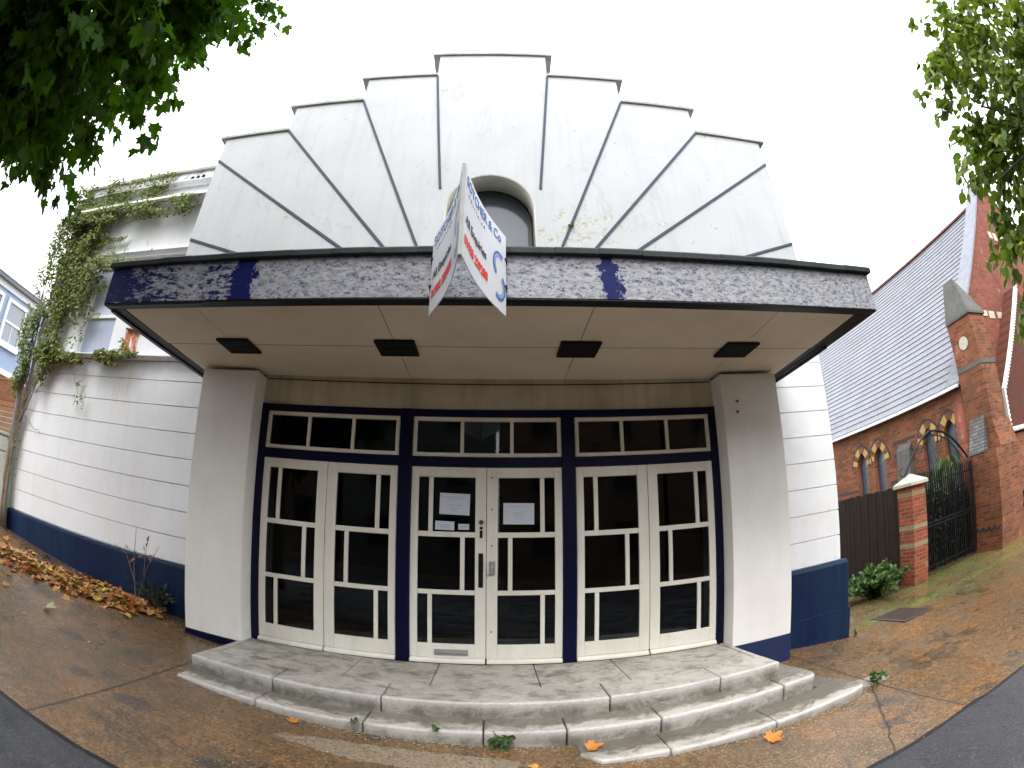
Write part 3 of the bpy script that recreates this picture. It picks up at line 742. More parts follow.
MB().box(-CW+.2, CW-.2, CF+.1, WY-.02, ZB+.031, ZB+.04).build('soffit_backing', M['vent'], cano)
for vx in (-2.485, -.825, .84, 2.465):
    v = MB(); a = .185
    v.box(vx-a, vx+a, -1.11, -.74, ZB-.040, ZB-.0165)
    vo = v.build('vent', M['vent'], cano, .002)
    vg = MB()
    for q in range(6): vg.box(vx-a+.01, vx+a-.01, -1.085+q*.06, -1.075+q*.06, ZB-.046, ZB-.0405)
    vg.build('vent_louvre', M['beam'], vo)

# ---- screen of doors
A1, A2, A3, OX, DH, HO = .7763, .917, 2.466, 2.553, 2.10, 2.713
FY0, FY1 = -.03, .10
fm = MB()
for x0, x1 in ((-OX, -A3-.002), (-A2+.002, -A1-.002), (A1+.002, A2-.002), (A3+.002, OX)):
    fm.box(x0, x1, FY0, FY1, .0, HO)
for x0, x1 in ((-A3, -A2), (-A1, A1), (A2, A3)):
    fm.box(x0, x1, FY0+.01, FY1, 2.102, 2.204); fm.box(x0, x1, FY0+.01, FY1, 2.632, HO)
fm.build('door_screen', [M['frame_blue']], cin, .004)
def fanlight(x0, x1):
    mb = MB(); t = .042; z0, z1 = 2.206, 2.630; y0, y1 = -.015, .04
    mb.box(x0, x1, y0, y1, z0, z0+t); mb.box(x0, x1, y0, y1, z1-t, z1)
    mb.box(x0, x0+t, y0, y1, z0+t, z1-t); mb.box(x1-t, x1, y0, y1, z0+t, z1-t)
    wd = (x1-x0)
    for k_ in (1, 2):
        c = x0 + wd*k_/3; mb.box(c-.018, c+.018, y0+.004, y1, z0+t, z1-t)
    o = mb.build('fanlight', M['door_white'], cin, .004)
    for k_ in range(3):
        a = x0+t+.001 if k_ == 0 else x0+wd*k_/3+.019; b = x1-t-.001 if k_ == 2 else x0+wd*(k_+1)/3-.019
        MB().box(a, b, .010, .016, z0+t+.001, z1-t-.001).build('glass_pane', M['glass'], o)
for x0, x1 in ((-A3, -A2), (-A1, A1), (A2, A3)): fanlight(x0+.002, x1-.002)
def door(x0, x1, hand, label=None):
    """hand -1: left leaf, meeting stile on its right"""
    W_ = x1-x0; y0, y1 = -.012, .035
    def X(u): return x0+u if hand < 0 else x1-u
    mb = MB()
    def B(u0, u1, z0, z1, dy=0): a, b = sorted((X(u0), X(u1))); mb.box(a, b, y0+dy, y1-dy, z0, z1)
    hs_, ms_ = .078, .110
    ui, uj = hs_, W_-ms_
    B(0, hs_, .055, DH-.004); B(uj, W_, .055, DH-.004)
    B(ui, uj, .055, .215); B(ui, uj, DH-.11, DH-.004)
    rows = [(.215, .755), (.805, 1.365), (1.42, DH-.11)]
    B(ui, uj, .755, .805, .004); B(ui, uj, 1.365, 1.42, .004)
    panes = []
    nw = .105; bar_ = .045
    wd = uj-ui
    for (z0, z1), near in zip(rows, (0, 1, 0)):
        if near == 0: c0, c1 = ui+nw, ui+nw+bar_
        else: c0, c1 = uj-nw-bar_, uj-nw
        B(c0, c1, z0, z1, .005); panes += [(ui, c0, z0, z1), (c1, uj, z0, z1)]
    # weather board at the foot
    a, b = sorted((X(.0), X(W_-.004)))
    mb.prism([(.035, .004), (-.055, .004), (-.055, .030), (-.016, .052), (.035, .052)], 'x', a+.001, b-.001)
    o = mb.build('door', M['door_white'], cin, .005)
    if label: o['label'] = label
    for (u0, u1, z0, z1) in panes:
        a, b = sorted((X(u0+.001), X(u1-.001))); MB().box(a, b, .008, .014, z0+.001, z1-.001).build('glass_pane', M['glass'], o)
    return o
dl = {}
for x0, x1 in ((-A3, -A2), (-A1, A1), (A2, A3)):
    c = (x0+x1)/2
    central = x0 == -A1
    d1 = door(x0+.003, c-.003, -1, 'central door leaf with letter plate and locks' if central else None)
    d2 = door(c+.003, x1-.003, 1, 'central door leaf with pull handle' if central else None)
    if central: dl['l'], dl['r'] = d1, d2
# ironmongery of the central pair
MB().box(-.52, -.18, -.020, -.012, .085, .155).box(-.50, -.20, -.026, -.0205, .108, .132).build('letter_plate', M['metal'], dl['l'], .003)
MB().tube([(-.052, -.012, 1.525), (-.052, -.028, 1.525)], .024, 14).build('lock_cylinder', M['brass'], dl['l'])
MB().tube([(-.052, -.012, 1.465), (-.052, -.024, 1.465)], .016, 12).box(-.066, -.038, -.020, -.012, 1.36, 1.44).build('night_latch', M['beam'], dl['l'], .002)
MB().box(-.078, -.030, -.016, -.0125, .84, 1.20).build('push_plate', M['beam'], dl['l'])
hd = MB(); hd.box(.030, .088, -.018, -.0125, .97, 1.12); hd.tube([(.06, -.02, .985), (.06, -.055, .99), (.06, -.06, 1.05), (.06, -.055, 1.10), (.06, -.02, 1.105)], .008, 8)
hd.box(.012, .03, -.03, -.018, .965, .985).build('handle', M['metal'], dl['r'], .002)
for z_ in (1.99, 1.28, .36, 1.66): MB().tube([(.055, -.0125, z_), (.055, -.018, z_)], .009, 8).build('screw_cap', M['brass'], dl['r'])

# dark lobby behind the glazing
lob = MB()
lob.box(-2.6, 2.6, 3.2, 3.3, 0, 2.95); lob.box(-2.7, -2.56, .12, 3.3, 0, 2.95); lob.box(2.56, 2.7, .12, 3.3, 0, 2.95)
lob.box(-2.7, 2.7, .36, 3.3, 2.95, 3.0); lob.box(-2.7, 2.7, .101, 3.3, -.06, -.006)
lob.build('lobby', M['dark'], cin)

# downpipe on the far left corner
dp = MB(); dp.tube([(XL-.07, WY-.10, .30), (XL-.07, WY-.10, 1.2), (XL-.07, WY-.10, 2.0), (XL-.10, WY-.08, 3.2)], .038, 10)
dp.tube([(XL-.07, WY-.10, 1.22), (XL-.07, WY-.10, 1.27)], .047, 10); dp.build('downpipe', M['stone_pale'], cin, smooth=True)

# ---- notices on the glass
def notice(x0, x1, z0, z1, tilt, label, lines):
    t = thing('paper_notice', label, 'notice', ((x0+x1)/2, .004, z0), 'paper notices taped inside the central doors')
    cx_, cz_ = (x0+x1)/2, (z0+z1)/2
    def rt(mb):
        mb.v = [(cx_+(p[0]-cx_)*math.cos(tilt)-(p[2]-cz_)*math.sin(tilt), p[1], cz_+(p[0]-cx_)*math.sin(tilt)+(p[2]-cz_)*math.cos(tilt)) for p in mb.v]; return mb
    rt(MB().box(x0, x1, .0045, .0060, z0, z1)).build('sheet', M['paper'], t)
    ln = MB()
    for (u, wv, v) in lines:
        a = cx_+(u-wv/2)*(x1-x0); b = cx_+(u+wv/2)*(x1-x0); zc = z0+v*(z1-z0); nseg = max(3, int((b-a)/.018)); st_ = (b-a)/nseg
        for q in range(nseg):
            ln.box(a+q*st_, a+(q+random.uniform(.55, .85))*st_, .0037, .0044, zc-.0022, zc+.0022)
    rt(ln).build('printed_text', M['ink'], t)
    return t
notice(-.478, -.170, 1.600, 1.822, -.03, 'larger of the papers on the left central door, above two small slips', [(0, .75, .82), (.02, .45, .72), (0, .5, .45), (0, .3, .3), (0, .2, .2)])
notice(-.52, -.325, 1.438, 1.530, -.02, 'wide low white slip under the paper on the left central door', [(0, .7, .6), (0, .5, .35)])
notice(-.285, -.175, 1.445, 1.505, .0, 'smallest white slip, right of the wide slip on the left central door', [(0, .7, .5)])
notice(.17, .485, 1.505, 1.727, -.01, 'white paper notice alone on the right central door', [(0, .78, .83), (0, .35, .52), (0, .28, .42), (0, .2, .3)])

# ---- entrance steps
stp = thing('entrance_steps', 'weathered grey concrete steps with three tiers in front of the glazed doors', 'steps', (0, -.8, -.25))
def front(y0, k, x): return y0 + k*x*x
def stone(mb, a, b, y0, k, y1, z0, z1, cut_l=0.0, cut_r=0.0):
    """one stone of a bowed tier; cut_l / cut_r round off an end"""
    g = .004; n_ = 5; j = random.uniform(-.005, .005)
    p = [(a+g, y1)]
    for i in range(n_+1):
        x_ = a+g+(b-a-2*g)*i/n_
        p.append((x_, front(y0, k, x_)+j + (cut_l if i == 0 else 0) + (cut_r if i == n_ else 0)))
    if cut_r: p.insert(-1, (b-g-.03, front(y0, k, b)+j+cut_r*.25))
    p.append((b-g, y1))
    mb.prism(p, 'z', z0, z1+random.uniform(-.003, .003))
def step_mat(name, y0, k, zt, tread_dirt):
    n = N(name)
    x, y, z = n.sep()[0:3]
    a = n.noise(1.6, 6, .65, None, .3); b = n.noise(5, 6, .72, None, .6); s_ = n.noise(45, 4, .8)
    c = n.mix(n.ramp(a, [(.3, 0), (.7, 1)]), (.32, .30, .26), (.47, .445, .40))
    c = n.mix(n.math('MULTIPLY', n.ramp(b, [(.49, 0), (.63, 1)]), .55), c, (.15, .13, .10))
    fy = n.math('SUBTRACT', y, n.math('ADD', n.math('MULTIPLY', n.math('MULTIPLY', x, x), k), y0))      # distance behind the nosing
    # scuffed dirty patches
    c = n.mix(n.math('MULTIPLY', n.ramp(n.noise(2.6, 5, .7, n.mapv((1, 1.6, 1), (4.2, 1.3, 0)), .6), [(.55, 0), (.63, 1)]), .7), c, (.13, .105, .085))
    # soil gathered at the back of the lower treads
    back = n.ramp(n.math('ADD', n.math('DIVIDE', fy, .33), n.math('MULTIPLY', n.math('SUBTRACT', b, .5), 1.2)), [(.25, 0), (.55, 1)])
    c = n.mix(n.math('MULTIPLY', back, tread_dirt), c, (.095, .082, .06))
    # pale worn nosing with remains of paint
    nose = n.ramp(n.math('ADD', n.math('ABSOLUTE', fy), n.math('MULTIPLY', n.math('SUBTRACT', n.noise(7, 5, .7), .5), .10)), [(.012, 1), (.05, 0)])
    top = n.ramp(n.math('MULTIPLY', n.math('SUBTRACT', zt, z), 10), [(.25, 1), (.6, .35)])
    c = n.mix(n.math('MULTIPLY', n.math('MULTIPLY', nose, top), .6), c, (.56, .53, .52))
    low = n.ramp(n.math('MULTIPLY', n.math('SUBTRACT', zt, z), 10), [(.3, 0), (1.2, 1)])
    c = n.mix(n.math('MULTIPLY', low, n.ramp(b, [(.38, .25), (.6, .9)])), c, (.12, .115, .09))
    c = n.mix(n.math('MULTIPLY', n.ramp(s_, [(.54, 0), (.66, 1)]), .35), c, (.10, .09, .075))
    n.bump(n.math('ADD', n.math('MULTIPLY', b, 2.5), s_), .6, .008)
    return n.fin(c, n.ramp(b, [(.35, .35), (.6, .7)]), spec=.35)
# the three tiers
K1, K2, K3 = .014, .020, .014; F1, F2, F3 = -1.35, -1.665, -2.03
m1, m2, m3 = step_mat('worn_top_step_concrete', F1, K1, -.002, .0), step_mat('worn_middle_step_concrete', F2, K2, -.148, .75), step_mat('worn_bottom_step_concrete', F3, K3, -.283, .9)
fg = MB()
for a, b in zip([-2.49, -1.25, -.465, .475, 1.265, 2.49], [-1.25, -.465, .475, 1.265, 2.49]): fg.box(a+.004, b-.004, -.885, -.035, -.3, -.004+random.uniform(-.002, .001))
fg.build('landing_flags', m1, stp, .003)
nos = MB()
for a, b in zip([-2.60, -1.74, -.80, .98, 1.95], [-1.74, -.80, .98, 1.95, 2.57]): stone(nos, a, b, F1, K1, -.892, -.3, -.002)
nos.box(-2.595, -2.497, -.888, -.03, -.3, -.003); nos.box(2.497, 2.565, -.888, -.03, -.3, -.003)
nos.build('top_tread', m1, stp, .014)
mt_ = MB()
cuts = [-2.60, -1.78, -.88, .0, .60, 1.32, 2.46, 2.86]
for i, (a, b) in enumerate(zip(cuts, cuts[1:])): stone(mt_, a, b, F2, K2, -1.235 if b < 2.6 else -1.2, -.36, -.148, 0, .10 if i == len(cuts)-2 else 0)
mt_.prism([(2.575, -.262), (2.575, -1.19), (2.85, -1.19), (2.76, -.275)], 'z', -.36, -.151); mt_.build('middle_tread', m2, stp, .018)
bt_ = MB(); cuts = [.66, 1.28, 2.16, 3.17]
for i, (a, b) in enumerate(zip(cuts, cuts[1:])): stone(bt_, a, b, F3, K3, -1.60 if b < 3 else -1.50, -.46, -.283-.006*i, .16 if i == 0 else 0, .12 if i == 2 else 0)
bt_.prism([(2.87, -.45), (2.87, -1.49), (3.15, -1.49), (2.96, -.50)], 'z', -.46, -.31); bt_.build('bottom_tread', m3, stp, .016)

# ---- estate agent's board
AX, AY = -.135, -2.82
OYR = (.148, CF-.062); OYL = (-.405, CF-.062); BZ0, BZ1 = 2.90, 3.57
sg = thing('agent_board', "white V-shaped agent's board with blue and red print fixed to the canopy front", 'sign', (AX, AY, BZ0))
MB().box(AX-.012, AX+.012, AY-.012, AY+.026, BZ0-.01, BZ1+.012).build('post', M['sign_post'], sg, .004)
def bend(o_, o3, rd, nrm, L_):
    # lay the print on the bowed board
    for v in o_.data.vertices:
        t = (v.co-o3).dot(rd)/L_; v.co -= nrm*.060*math.sin(math.pi*min(1, max(0, t)))*0.6
def panel(end, side):
    a = Vector((AX+.012*side, AY+.01, 0)); b = Vector((end[0], end[1], 0)); d = (b-a); L_ = d.length; d.normalize()
    nrm = Vector((d.y, -d.x, 0)) * (1 if side > 0 else -1)     # outward, towards the street
    mb = MB(); t = .006; nseg = 8
    vs = []
    for i in range(nseg+1):
        p = a + d*(L_*i/nseg) - nrm*.060*math.sin(math.pi*i/nseg)*0.6
        for z_ in (BZ0, BZ1):
            vs += [tuple(p+Vector((0, 0, z_))), tuple(p-nrm*t+Vector((0, 0, z_)))]
    fs = []
    for i in range(nseg):
        q = i*4; r = q+4
        fs += [(q, r, r+2, q+2), (q+1, q+3, r+3, r+1), (q, q+1, r+1, r), (q+2, r+2, r+3, q+3)]
    fs += [(0, 2, 3, 1), (nseg*4, nseg*4+1, nseg*4+3, nseg*4+2)]
    mb.add(vs, fs); po = mb.build('panel', M['sign'], sg)
    # local frame of the print: origin at the reader's lower left corner
    o3 = (a if side > 0 else b) + Vector((0, 0, BZ0)) + nrm*.0035
    bow = lambda o_: bend(o_, o3, rd_, nrm, L_)
    rd_ = d if side > 0 else -d
    rd = d if side > 0 else -d
    mt = Matrix(((rd.x, 0, nrm.x, o3.x), (rd.y, 0, nrm.y, o3.y), (0, 1, 0, o3.z), (0, 0, 0, 1)))
    def at(x, y): return mt @ Matrix.Translation((x, y, 0))
    bow(lettering('SOTCHER & Co', .108, M['sign_blue'], po, at(.04, .555), 'title_lettering', bold=.001))
    bow(lettering('. C h a r t e r e d .', .040, M['sign_black'], po, at(.07, .49), 'small_lettering', spacing=1.35))
    bow(lettering('All Enquiries', .092, M['sign_black'], po, at(.05, .265), 'lettering', bold=.001))
    bow(lettering('01903 229288', .088, M['sign_red'], po, at(.04, .115), 'telephone_number', bold=.0035))
    # S-shaped emblem: two pairs of arcs
    def arc(cx_, cy_, r, t0, t1, wd):
        pts = [(cx_+r*math.cos(math.radians(t0+(t1-t0)*i/14)), cy_+r*math.sin(math.radians(t0+(t1-t0)*i/14))) for i in range(15)]
        pin = [(cx_+(r-wd)*math.cos(math.radians(t0+(t1-t0)*i/14)), cy_+(r-wd)*math.sin(math.radians(t0+(t1-t0)*i/14))) for i in range(15)]
        mb_ = MB()
        n_ = len(pts)
        vs_ = [tuple(mt @ Vector((p[0], p[1], 0))) for p in pts+pin]
        mb_.add(vs_, [(i, i+1, n_+i+1, n_+i) for i in range(n_-1)]); return mb_
    ex = L_-.12
    for r, m_ in ((.115, 'sign_blue'), (.088, 'sign_pale_blue')):
        bow(arc(ex, .345, r, 60, 235, .020).build('emblem_arc', M[m_], po))
        bow(arc(ex-.01, .185, r, -120, 55, .020).build('emblem_arc', M[m_], po))
panel(OYR, 1); panel(OYL, -1)
for (ex_, ey_) in (OYR, OYL):
    for bz_ in (3.36, 3.13): MB().bar((ex_, ey_-.02, bz_), (ex_, ey_+.055, bz_), .02, .02, (0, 0, 1)).build('bracket', M['beam'], sg)

# ================================================================= LEAVES
def leaf2d(kind):
    if kind == 'maple':
        half = [(0, 0), (.10, .02), (.42, -.05), (.36, .12), (.62, .30), (.46, .36), (.52, .56), (.26, .50), (.20, .62), (.14, .88), (0, 1.0)]
    elif kind == 'round':
        half = [(0, 0), (.25, .06), (.40, .30), (.36, .58), (.16, .86), (0, 1.0)]
    elif kind == 'long':
        half = [(0, 0), (.13, .2), (.16, .5), (.09, .8), (0, 1.0)]
    else:
        half = [(0, 0), (.38, .28), (.26, .72), (0, 1.0)]
    return half
def add_leaf(mb, pos, size, d, nrm, kind='maple', fold=.25, curl=0.0):
    """two half blades joined at the midrib; d = direction of the tip, nrm = rough normal"""
    d = d.normalized(); s_ = d.cross(nrm)
    if s_.length < 1e-4: s_ = d.orthogonal()
    s_.normalize(); n_ = s_.cross(d)
    half = leaf2d(kind); H = len(half)
    vs = []
    for (a, b) in half: vs.append(pos + d*b*size + s_*a*size*math.cos(fold) + n_*(a*size*math.sin(fold) - curl*size*b*b))
    for (a, b) in half[1:-1]: vs.append(pos + d*b*size - s_*a*size*math.cos(fold) + n_*(a*size*math.sin(fold) - curl*size*b*b))
    b0 = len(mb.v); mb.v += [tuple(v) for v in vs]
    mb.f.append(tuple(b0+i for i in range(H))); mb.fm.append(0)
    mb.f.append(tuple([b0+H-1] + [b0+H+i for i in range(H-3, -1, -1)] + [b0])); mb.fm.append(0)
def rv(s=1.0):
    while True:
        v = Vector((random.uniform(-1, 1), random.uniform(-1, 1), random.uniform(-1, 1)))
        if .05 < v.length < 1: return v*s

def tree(name, label, base, crown_c, crown_r, nclust, per, size, kind, lmat, trunk_r, inner=.45, clus=.34, droop=.5, seed=1, limbs=14, hollow=None, group=None):
    random.seed(seed)
    t = thing(name, label, 'tree', base, group)
    base = Vector(base); cc = Vector(crown_c); cr_ = Vector(crown_r)
    tk = MB(); fork = Vector((base.x+.1, base.y+.05, max(base.z+1.7, cc.z-cr_.z*.75)))
    tk.tube([base-Vector((0, 0, .3)), base+Vector((.02, 0, .25)), (base+fork)/2+rv(.06), fork, cc+Vector((0, 0, cr_.z*.3)), cc+Vector((.1, 0, cr_.z*.8))], [trunk_r*1.35, trunk_r*1.08, trunk_r, trunk_r*.9, trunk_r*.4, trunk_r*.08], 10)
    tk.build('trunk', M['bark'], t, smooth=True)
    br = MB(); lf = MB()
    tips = []
    for i in range(limbs):
        v = rv().normalized(); v.z = v.z*.9
        tip = cc + Vector((v.x*cr_.x, v.y*cr_.y, v.z*cr_.z))*random.uniform(.75, .92)
        st_ = fork.lerp(cc+Vector((0, 0, cr_.z*.4)), random.random()); mid = st_.lerp(tip, .5)+rv(.25)*cr_.x*.3+Vector((0, 0, .2))
        br.tube([st_, mid, tip], [trunk_r*.38, trunk_r*.2, .012], 6); tips += [(st_, mid, tip)]
    for i in range(nclust):
        while True:
            v = rv(); L_ = v.length
            if L_ > inner: break
        bumpf = 1 + .16*noise.noise(v.normalized()*2.3+Vector((seed, 0, 0))) + .10*noise.noise(v.normalized()*6+Vector((0, seed, 0)))
        c = cc + Vector((v.x*cr_.x, v.y*cr_.y, v.z*cr_.z))*bumpf
        if c.z < base.z+1.4: continue
        if (c - CAM).length < 2.2: continue
        out_ = (c-cc).normalized()
        # the twig that carries this spray
        root = c - out_*clus*2.2 + rv(.1); tipp = c + out_*clus*.9 + Vector((0, 0, -droop*clus))
        if i % 2 == 0: br.tube([root, c, tipp], [.010, .006, .002], 4)
        for j in range(per):
            u = random.random(); p = root.lerp(c, u*2) if u < .5 else c.lerp(tipp, (u-.5)*2)
            p = p + rv(clus*.62)
            d = (out_*.5 + rv(.8) + Vector((0, 0, -droop))); nn_ = Vector((0, 0, 1)) + rv(.75)
            add_leaf(lf, p, size*random.uniform(.65, 1.15), d, nn_, kind, random.uniform(.05, .4), random.uniform(-.1, .3))
    br.build('branches', M['bark'], t, smooth=True)
    lf.leafbuild('crown', lmat, t)
    return t
TREES = True
if TREES:
    tree('plane_tree', 'dark tree with lobed leaves overhanging the pavement on the creeper side', (-4.9, -5.9, gz(-4.9)), (-4.62, -5.45, 6.25), (3.3, 3.3, 3.3), 2300, 24, .15, 'maple', M['green_leaf'], .22, .5, .26, .5, 11)
    tree('lime_tree', 'light green small-leaved tree hanging in front of the red brick church gable', (6.9, -4.6, gz(6.9)), (6.55, -4.2, 4.3), (1.85, 2.0, 2.8), 520, 24, .14, 'round', M['lime_leaf'], .13, .35, .22, .7, 5)

# ================================================================= CREEPER ON THE LEFT WING
random.seed(21)
iv = thing('climbing_creeper', 'straggling green creeper covering the left corner of the white cinema wall', 'creeper', (-7.75, .1, .3))
ivs = MB(); ivl = MB()
YF = WY-.05
root = Vector((-7.78, WY-.17, gz(-7.8)))
def stem(pts, r0, r1=.004):
    pp = []
    for (a, b) in zip(pts, pts[1:]):
        for i in range(4):
            p = a.lerp(b, i/4); pp.append(p+Vector((random.uniform(-.03, .03), random.uniform(-.015, .015), random.uniform(-.03, .03))))
    pp.append(pts[-1]); n_ = len(pp)
    ivs.tube(pp, [r0+(r1-r0)*i/(n_-1) for i in range(n_)], 5)
def V(x, z, y=YF): return Vector((x, y, z))
for i in range(14):
    xe = random.uniform(-8.0, -6.45); ze = random.uniform(4.2, 5.8)
    xm = -7.62+random.uniform(-.16, .14) + (.35*(xe+7.6) if xe > -7.6 else 0)
    stem([root+Vector((random.uniform(-.1, .12), 0, 0)), V(-7.72+random.uniform(-.08, .15), 1.9, YF-.06), V(xm, 2.9, YF-.05), V(xe, ze, YF-.03)], random.uniform(.014, .03))
for i in range(7):
    xe = random.uniform(-5.6, -4.7); stem([V(-7.4, 2.7), V(-6.9, 3.12+random.uniform(-.05, .05), YF-.10), V(-6.0, 3.22+random.uniform(-.05, .03), YF-.08), V(xe, 3.24+random.uniform(-.06, .06), YF-.06)], .010)
for i in range(7):
    xe = random.uniform(-5.4, -4.5); stem([V(-7.3, 5.1), V(-6.9, 5.6), V(-6.1, 5.76, YF-.10), V(xe, 5.85, YF-.18)], .009)
for i in range(8):
    xe = random.uniform(-7.6, -4.9); stem([V(xe-.8, 5.95, YF-.12), V(xe-.35, 6.2, YF-.02), V(xe, 6.55, YF-.01)], .007)
stem([V(-7.6, 2.3), V(-7.1, 2.05), V(-6.95, 1.98)], .006); stem([V(-6.3, 3.0), V(-6.1, 2.75), V(-6.15, 2.5)], .004); stem([V(-6.1, 2.78), V(-5.9, 2.8)], .003)
def ivy_patch(n_, fn, thick, size=.052):
    for i in range(n_):
        x_, z_ = fn()
        if x_ is None: continue
        off = random.uniform(0, thick)
        p = Vector((x_, YF-off, z_)); nn_ = Vector((random.uniform(-.5, .5), -1, random.uniform(0, .9)))
        d = Vector((random.uniform(-.8, .8), -.35, random.uniform(-1, .25)))
        add_leaf(ivl, p, size*random.uniform(.55, 1.3), d, nn_, 'diamond' if random.random() < .5 else 'round', random.uniform(0, .4), .1)
def main_mass():
    for _ in range(60):
        z_ = random.uniform(2.15, 5.85)
        # left and right limits of the mass at this height
        lo = interp(z_, [(2.0, -7.80), (2.6, -7.95), (3.3, -8.05), (4.2, -8.2), (5.2, -8.15), (5.9, -7.9)])
        hi = interp(z_, [(2.0, -7.62), (2.45, -7.35), (2.8, -6.95), (3.1, -6.3), (3.5, -6.4), (4.2, -6.35), (4.8, -6.25), (5.3, -6.6), (5.9, -6.5)])
        x_ = random.uniform(lo, hi)
        g = noise.noise(Vector((x_*2.6, z_*1.5, 4))) + .5*noise.noise(Vector((x_*7, z_*5, 1)))
        e = min(x_-lo, hi-x_)/.35
        thin = -.42 if z_ < 3.15 else (-.12 if z_ < 4.0 else 0)
        if g + thin + min(e, 1)*.35 > .08: return x_, z_
    return None, None
ivy_patch(8800, main_mass, .20, .055)
def band(x0, x1, z0, z1, freq=3.0, thr=.0, taper=True):
    def fn():
        for _ in range(40):
            u = random.random(); x_ = x0+(x1-x0)*u; z_ = random.uniform(z0, z1)
            if noise.noise(Vector((x_*freq, z_*freq*2, 9))) > thr + (.35*(u-.5) if taper else 0): return x_, z_
        return None, None
    return fn
ivy_patch(1300, band(-7.5, -4.70, 3.15, 3.36, 2.6, -.08), .16)
ivy_patch(2300, band(-7.9, -4.45, 5.62, 5.92, 2.4, -.22), .26)
ivy_patch(2300, band(-8.0, -5.2, 6.0, 6.62, 1.9, -.15), .10)
ivy_patch(700, band(-7.2, -5.9, 5.05, 5.75, 2.2, .02), .05)
ivy_patch(420, band(-8.0, -6.6, 6.3, 6.72, 1.9, -.2), .14)
ivy_patch(420, band(-6.45, -5.3, 4.70, 4.92, 3, -.1), .22)
ivy_patch(230, band(-6.35, -5.95, 3.5, 4.7, 3, .08), .03, .05)
ivy_patch(90, band(-5.3, -5.05, 3.35, 3.95, 3, .1), .05, .04)
ivy_patch(40, band(-6.15, -5.85, 2.45, 2.9, 3, .1), .03, .04)
ivy_patch(60, band(-6.6, -4.5, 4.98, 5.12, 5, .15), .10, .045)
ivy_patch(120, lambda: (random.uniform(-7.9, -7.5), random.uniform(1.2, 2.3)), .1, .04)
# loose shoots against the sky beyond the corner
for i in range(10):
    z_ = random.uniform(3.0, 5.8); a = V(-8.0, z_); b = a+Vector((-random.uniform(.15, .4), random.uniform(-.1, .1), random.uniform(-.1, .3)))
    stem([a, a.lerp(b, .5)+Vector((0, 0, .04)), b], .004, .002)
    for j in range(9): add_leaf(ivl, a.lerp(b, random.random())+rv(.03), random.uniform(.03, .06), rv(1), rv(1), 'round', .2)
ivs.build('stems', M['stem'], iv, smooth=True)
ivl.leafbuild('foliage', M['ivy_leaf'], iv)

# ================================================================= FALLEN LEAVES
random.seed(3)
lit = MB()
PL = [(-6.8, -.95), (-5.85, -.75), (-5.1, -.40), (-4.5, -.14), (-4.0, -.06)]
for i in range(950):
    u = random.random()**.9*(len(PL)-1.001); k_ = int(u); t_ = u-k_
    cx_ = PL[k_][0]+(PL[k_+1][0]-PL[k_][0])*t_; cy_ = PL[k_][1]+(PL[k_+1][1]-PL[k_][1])*t_
    wd = .27 if u < 3 else .17
    dx, dy = random.gauss(0, wd*.6), random.gauss(0, wd)
    x_, y_ = cx_+dx, min(cy_+dy, .17)
    hgt = max(0, 1-abs(dy)/(wd*1.5))*.055
    p = Vector((x_, y_, gz(x_, y_)+.008+random.uniform(0, hgt)))
    a = random.uniform(0, 6.28)
    add_leaf(lit, p, random.uniform(.07, .15), Vector((math.cos(a), math.sin(a), random.uniform(-.1, .35))), Vector((random.uniform(-.5, .5), random.uniform(-.6, .4), 1)), 'maple', random.uniform(.05, .7), random.uniform(-.3, .5))
for i in range(60):
    x_ = random.uniform(-7.4, -3.4); y_ = random.uniform(-2.6, .1); a = random.uniform(0, 6.28)
    add_leaf(lit, Vector((x_, y_, gz(x_, y_)+.01)), random.uniform(.02, .05), Vector((math.cos(a), math.sin(a), .1)), Vector((0, 0, 1)), 'round', .2)
o = lit.leafbuild('leaf_litter', M['litter']); tag(o, 'drift of orange and yellow fallen leaves along the foot of the blue plinth', 'fallen leaves', kind='stuff')
def fallen(x, y, z, size, ang, mat, label, n_=1):
    mb = MB()
    for i in range(n_):
        add_leaf(mb, Vector((x+i*.05, y+i*.02, z+.012+i*.006)), size, Vector((math.cos(ang+i), math.sin(ang+i), .12)), Vector((.1, -.25, 1)), 'maple', .35, -.12)
    o = mb.leafbuild('fallen_leaf', mat, loc=(x, y, z)); tag(o, label, 'leaf', 'single fallen leaves on the ground')
fallen(1.98, -2.16, gz(2, -2.16), .15, .3, M['orange_leaf'], 'large orange leaf on the brown concrete right of centre, below the bottom step', 1)
fallen(.72, -1.80, -.283, .13, .1, M['orange_leaf'], 'orange leaf lying on the bottom step tread')
fallen(-1.38, -1.75, gz(-1.4, -1.75), .09, 2.2, M['orange_leaf'], 'small orange leaf against the left part of the steps')
fallen(-4.42, -1.55, gz(-4.4, -1.55), .17, .2, M['pale_leaf'], 'pale green curled leaf on the concrete apart from the leaf drift')
fallen(-5.05, -1.75, gz(-5, -1.75), .10, 1.2, M['orange_leaf'], 'orange leaf lying just in front of the leaf drift')
fallen(.36, -2.05, gz(.4, -2.05), .07, 3.0, M['litter'], 'dark small leaf on the ground below the middle of the steps')

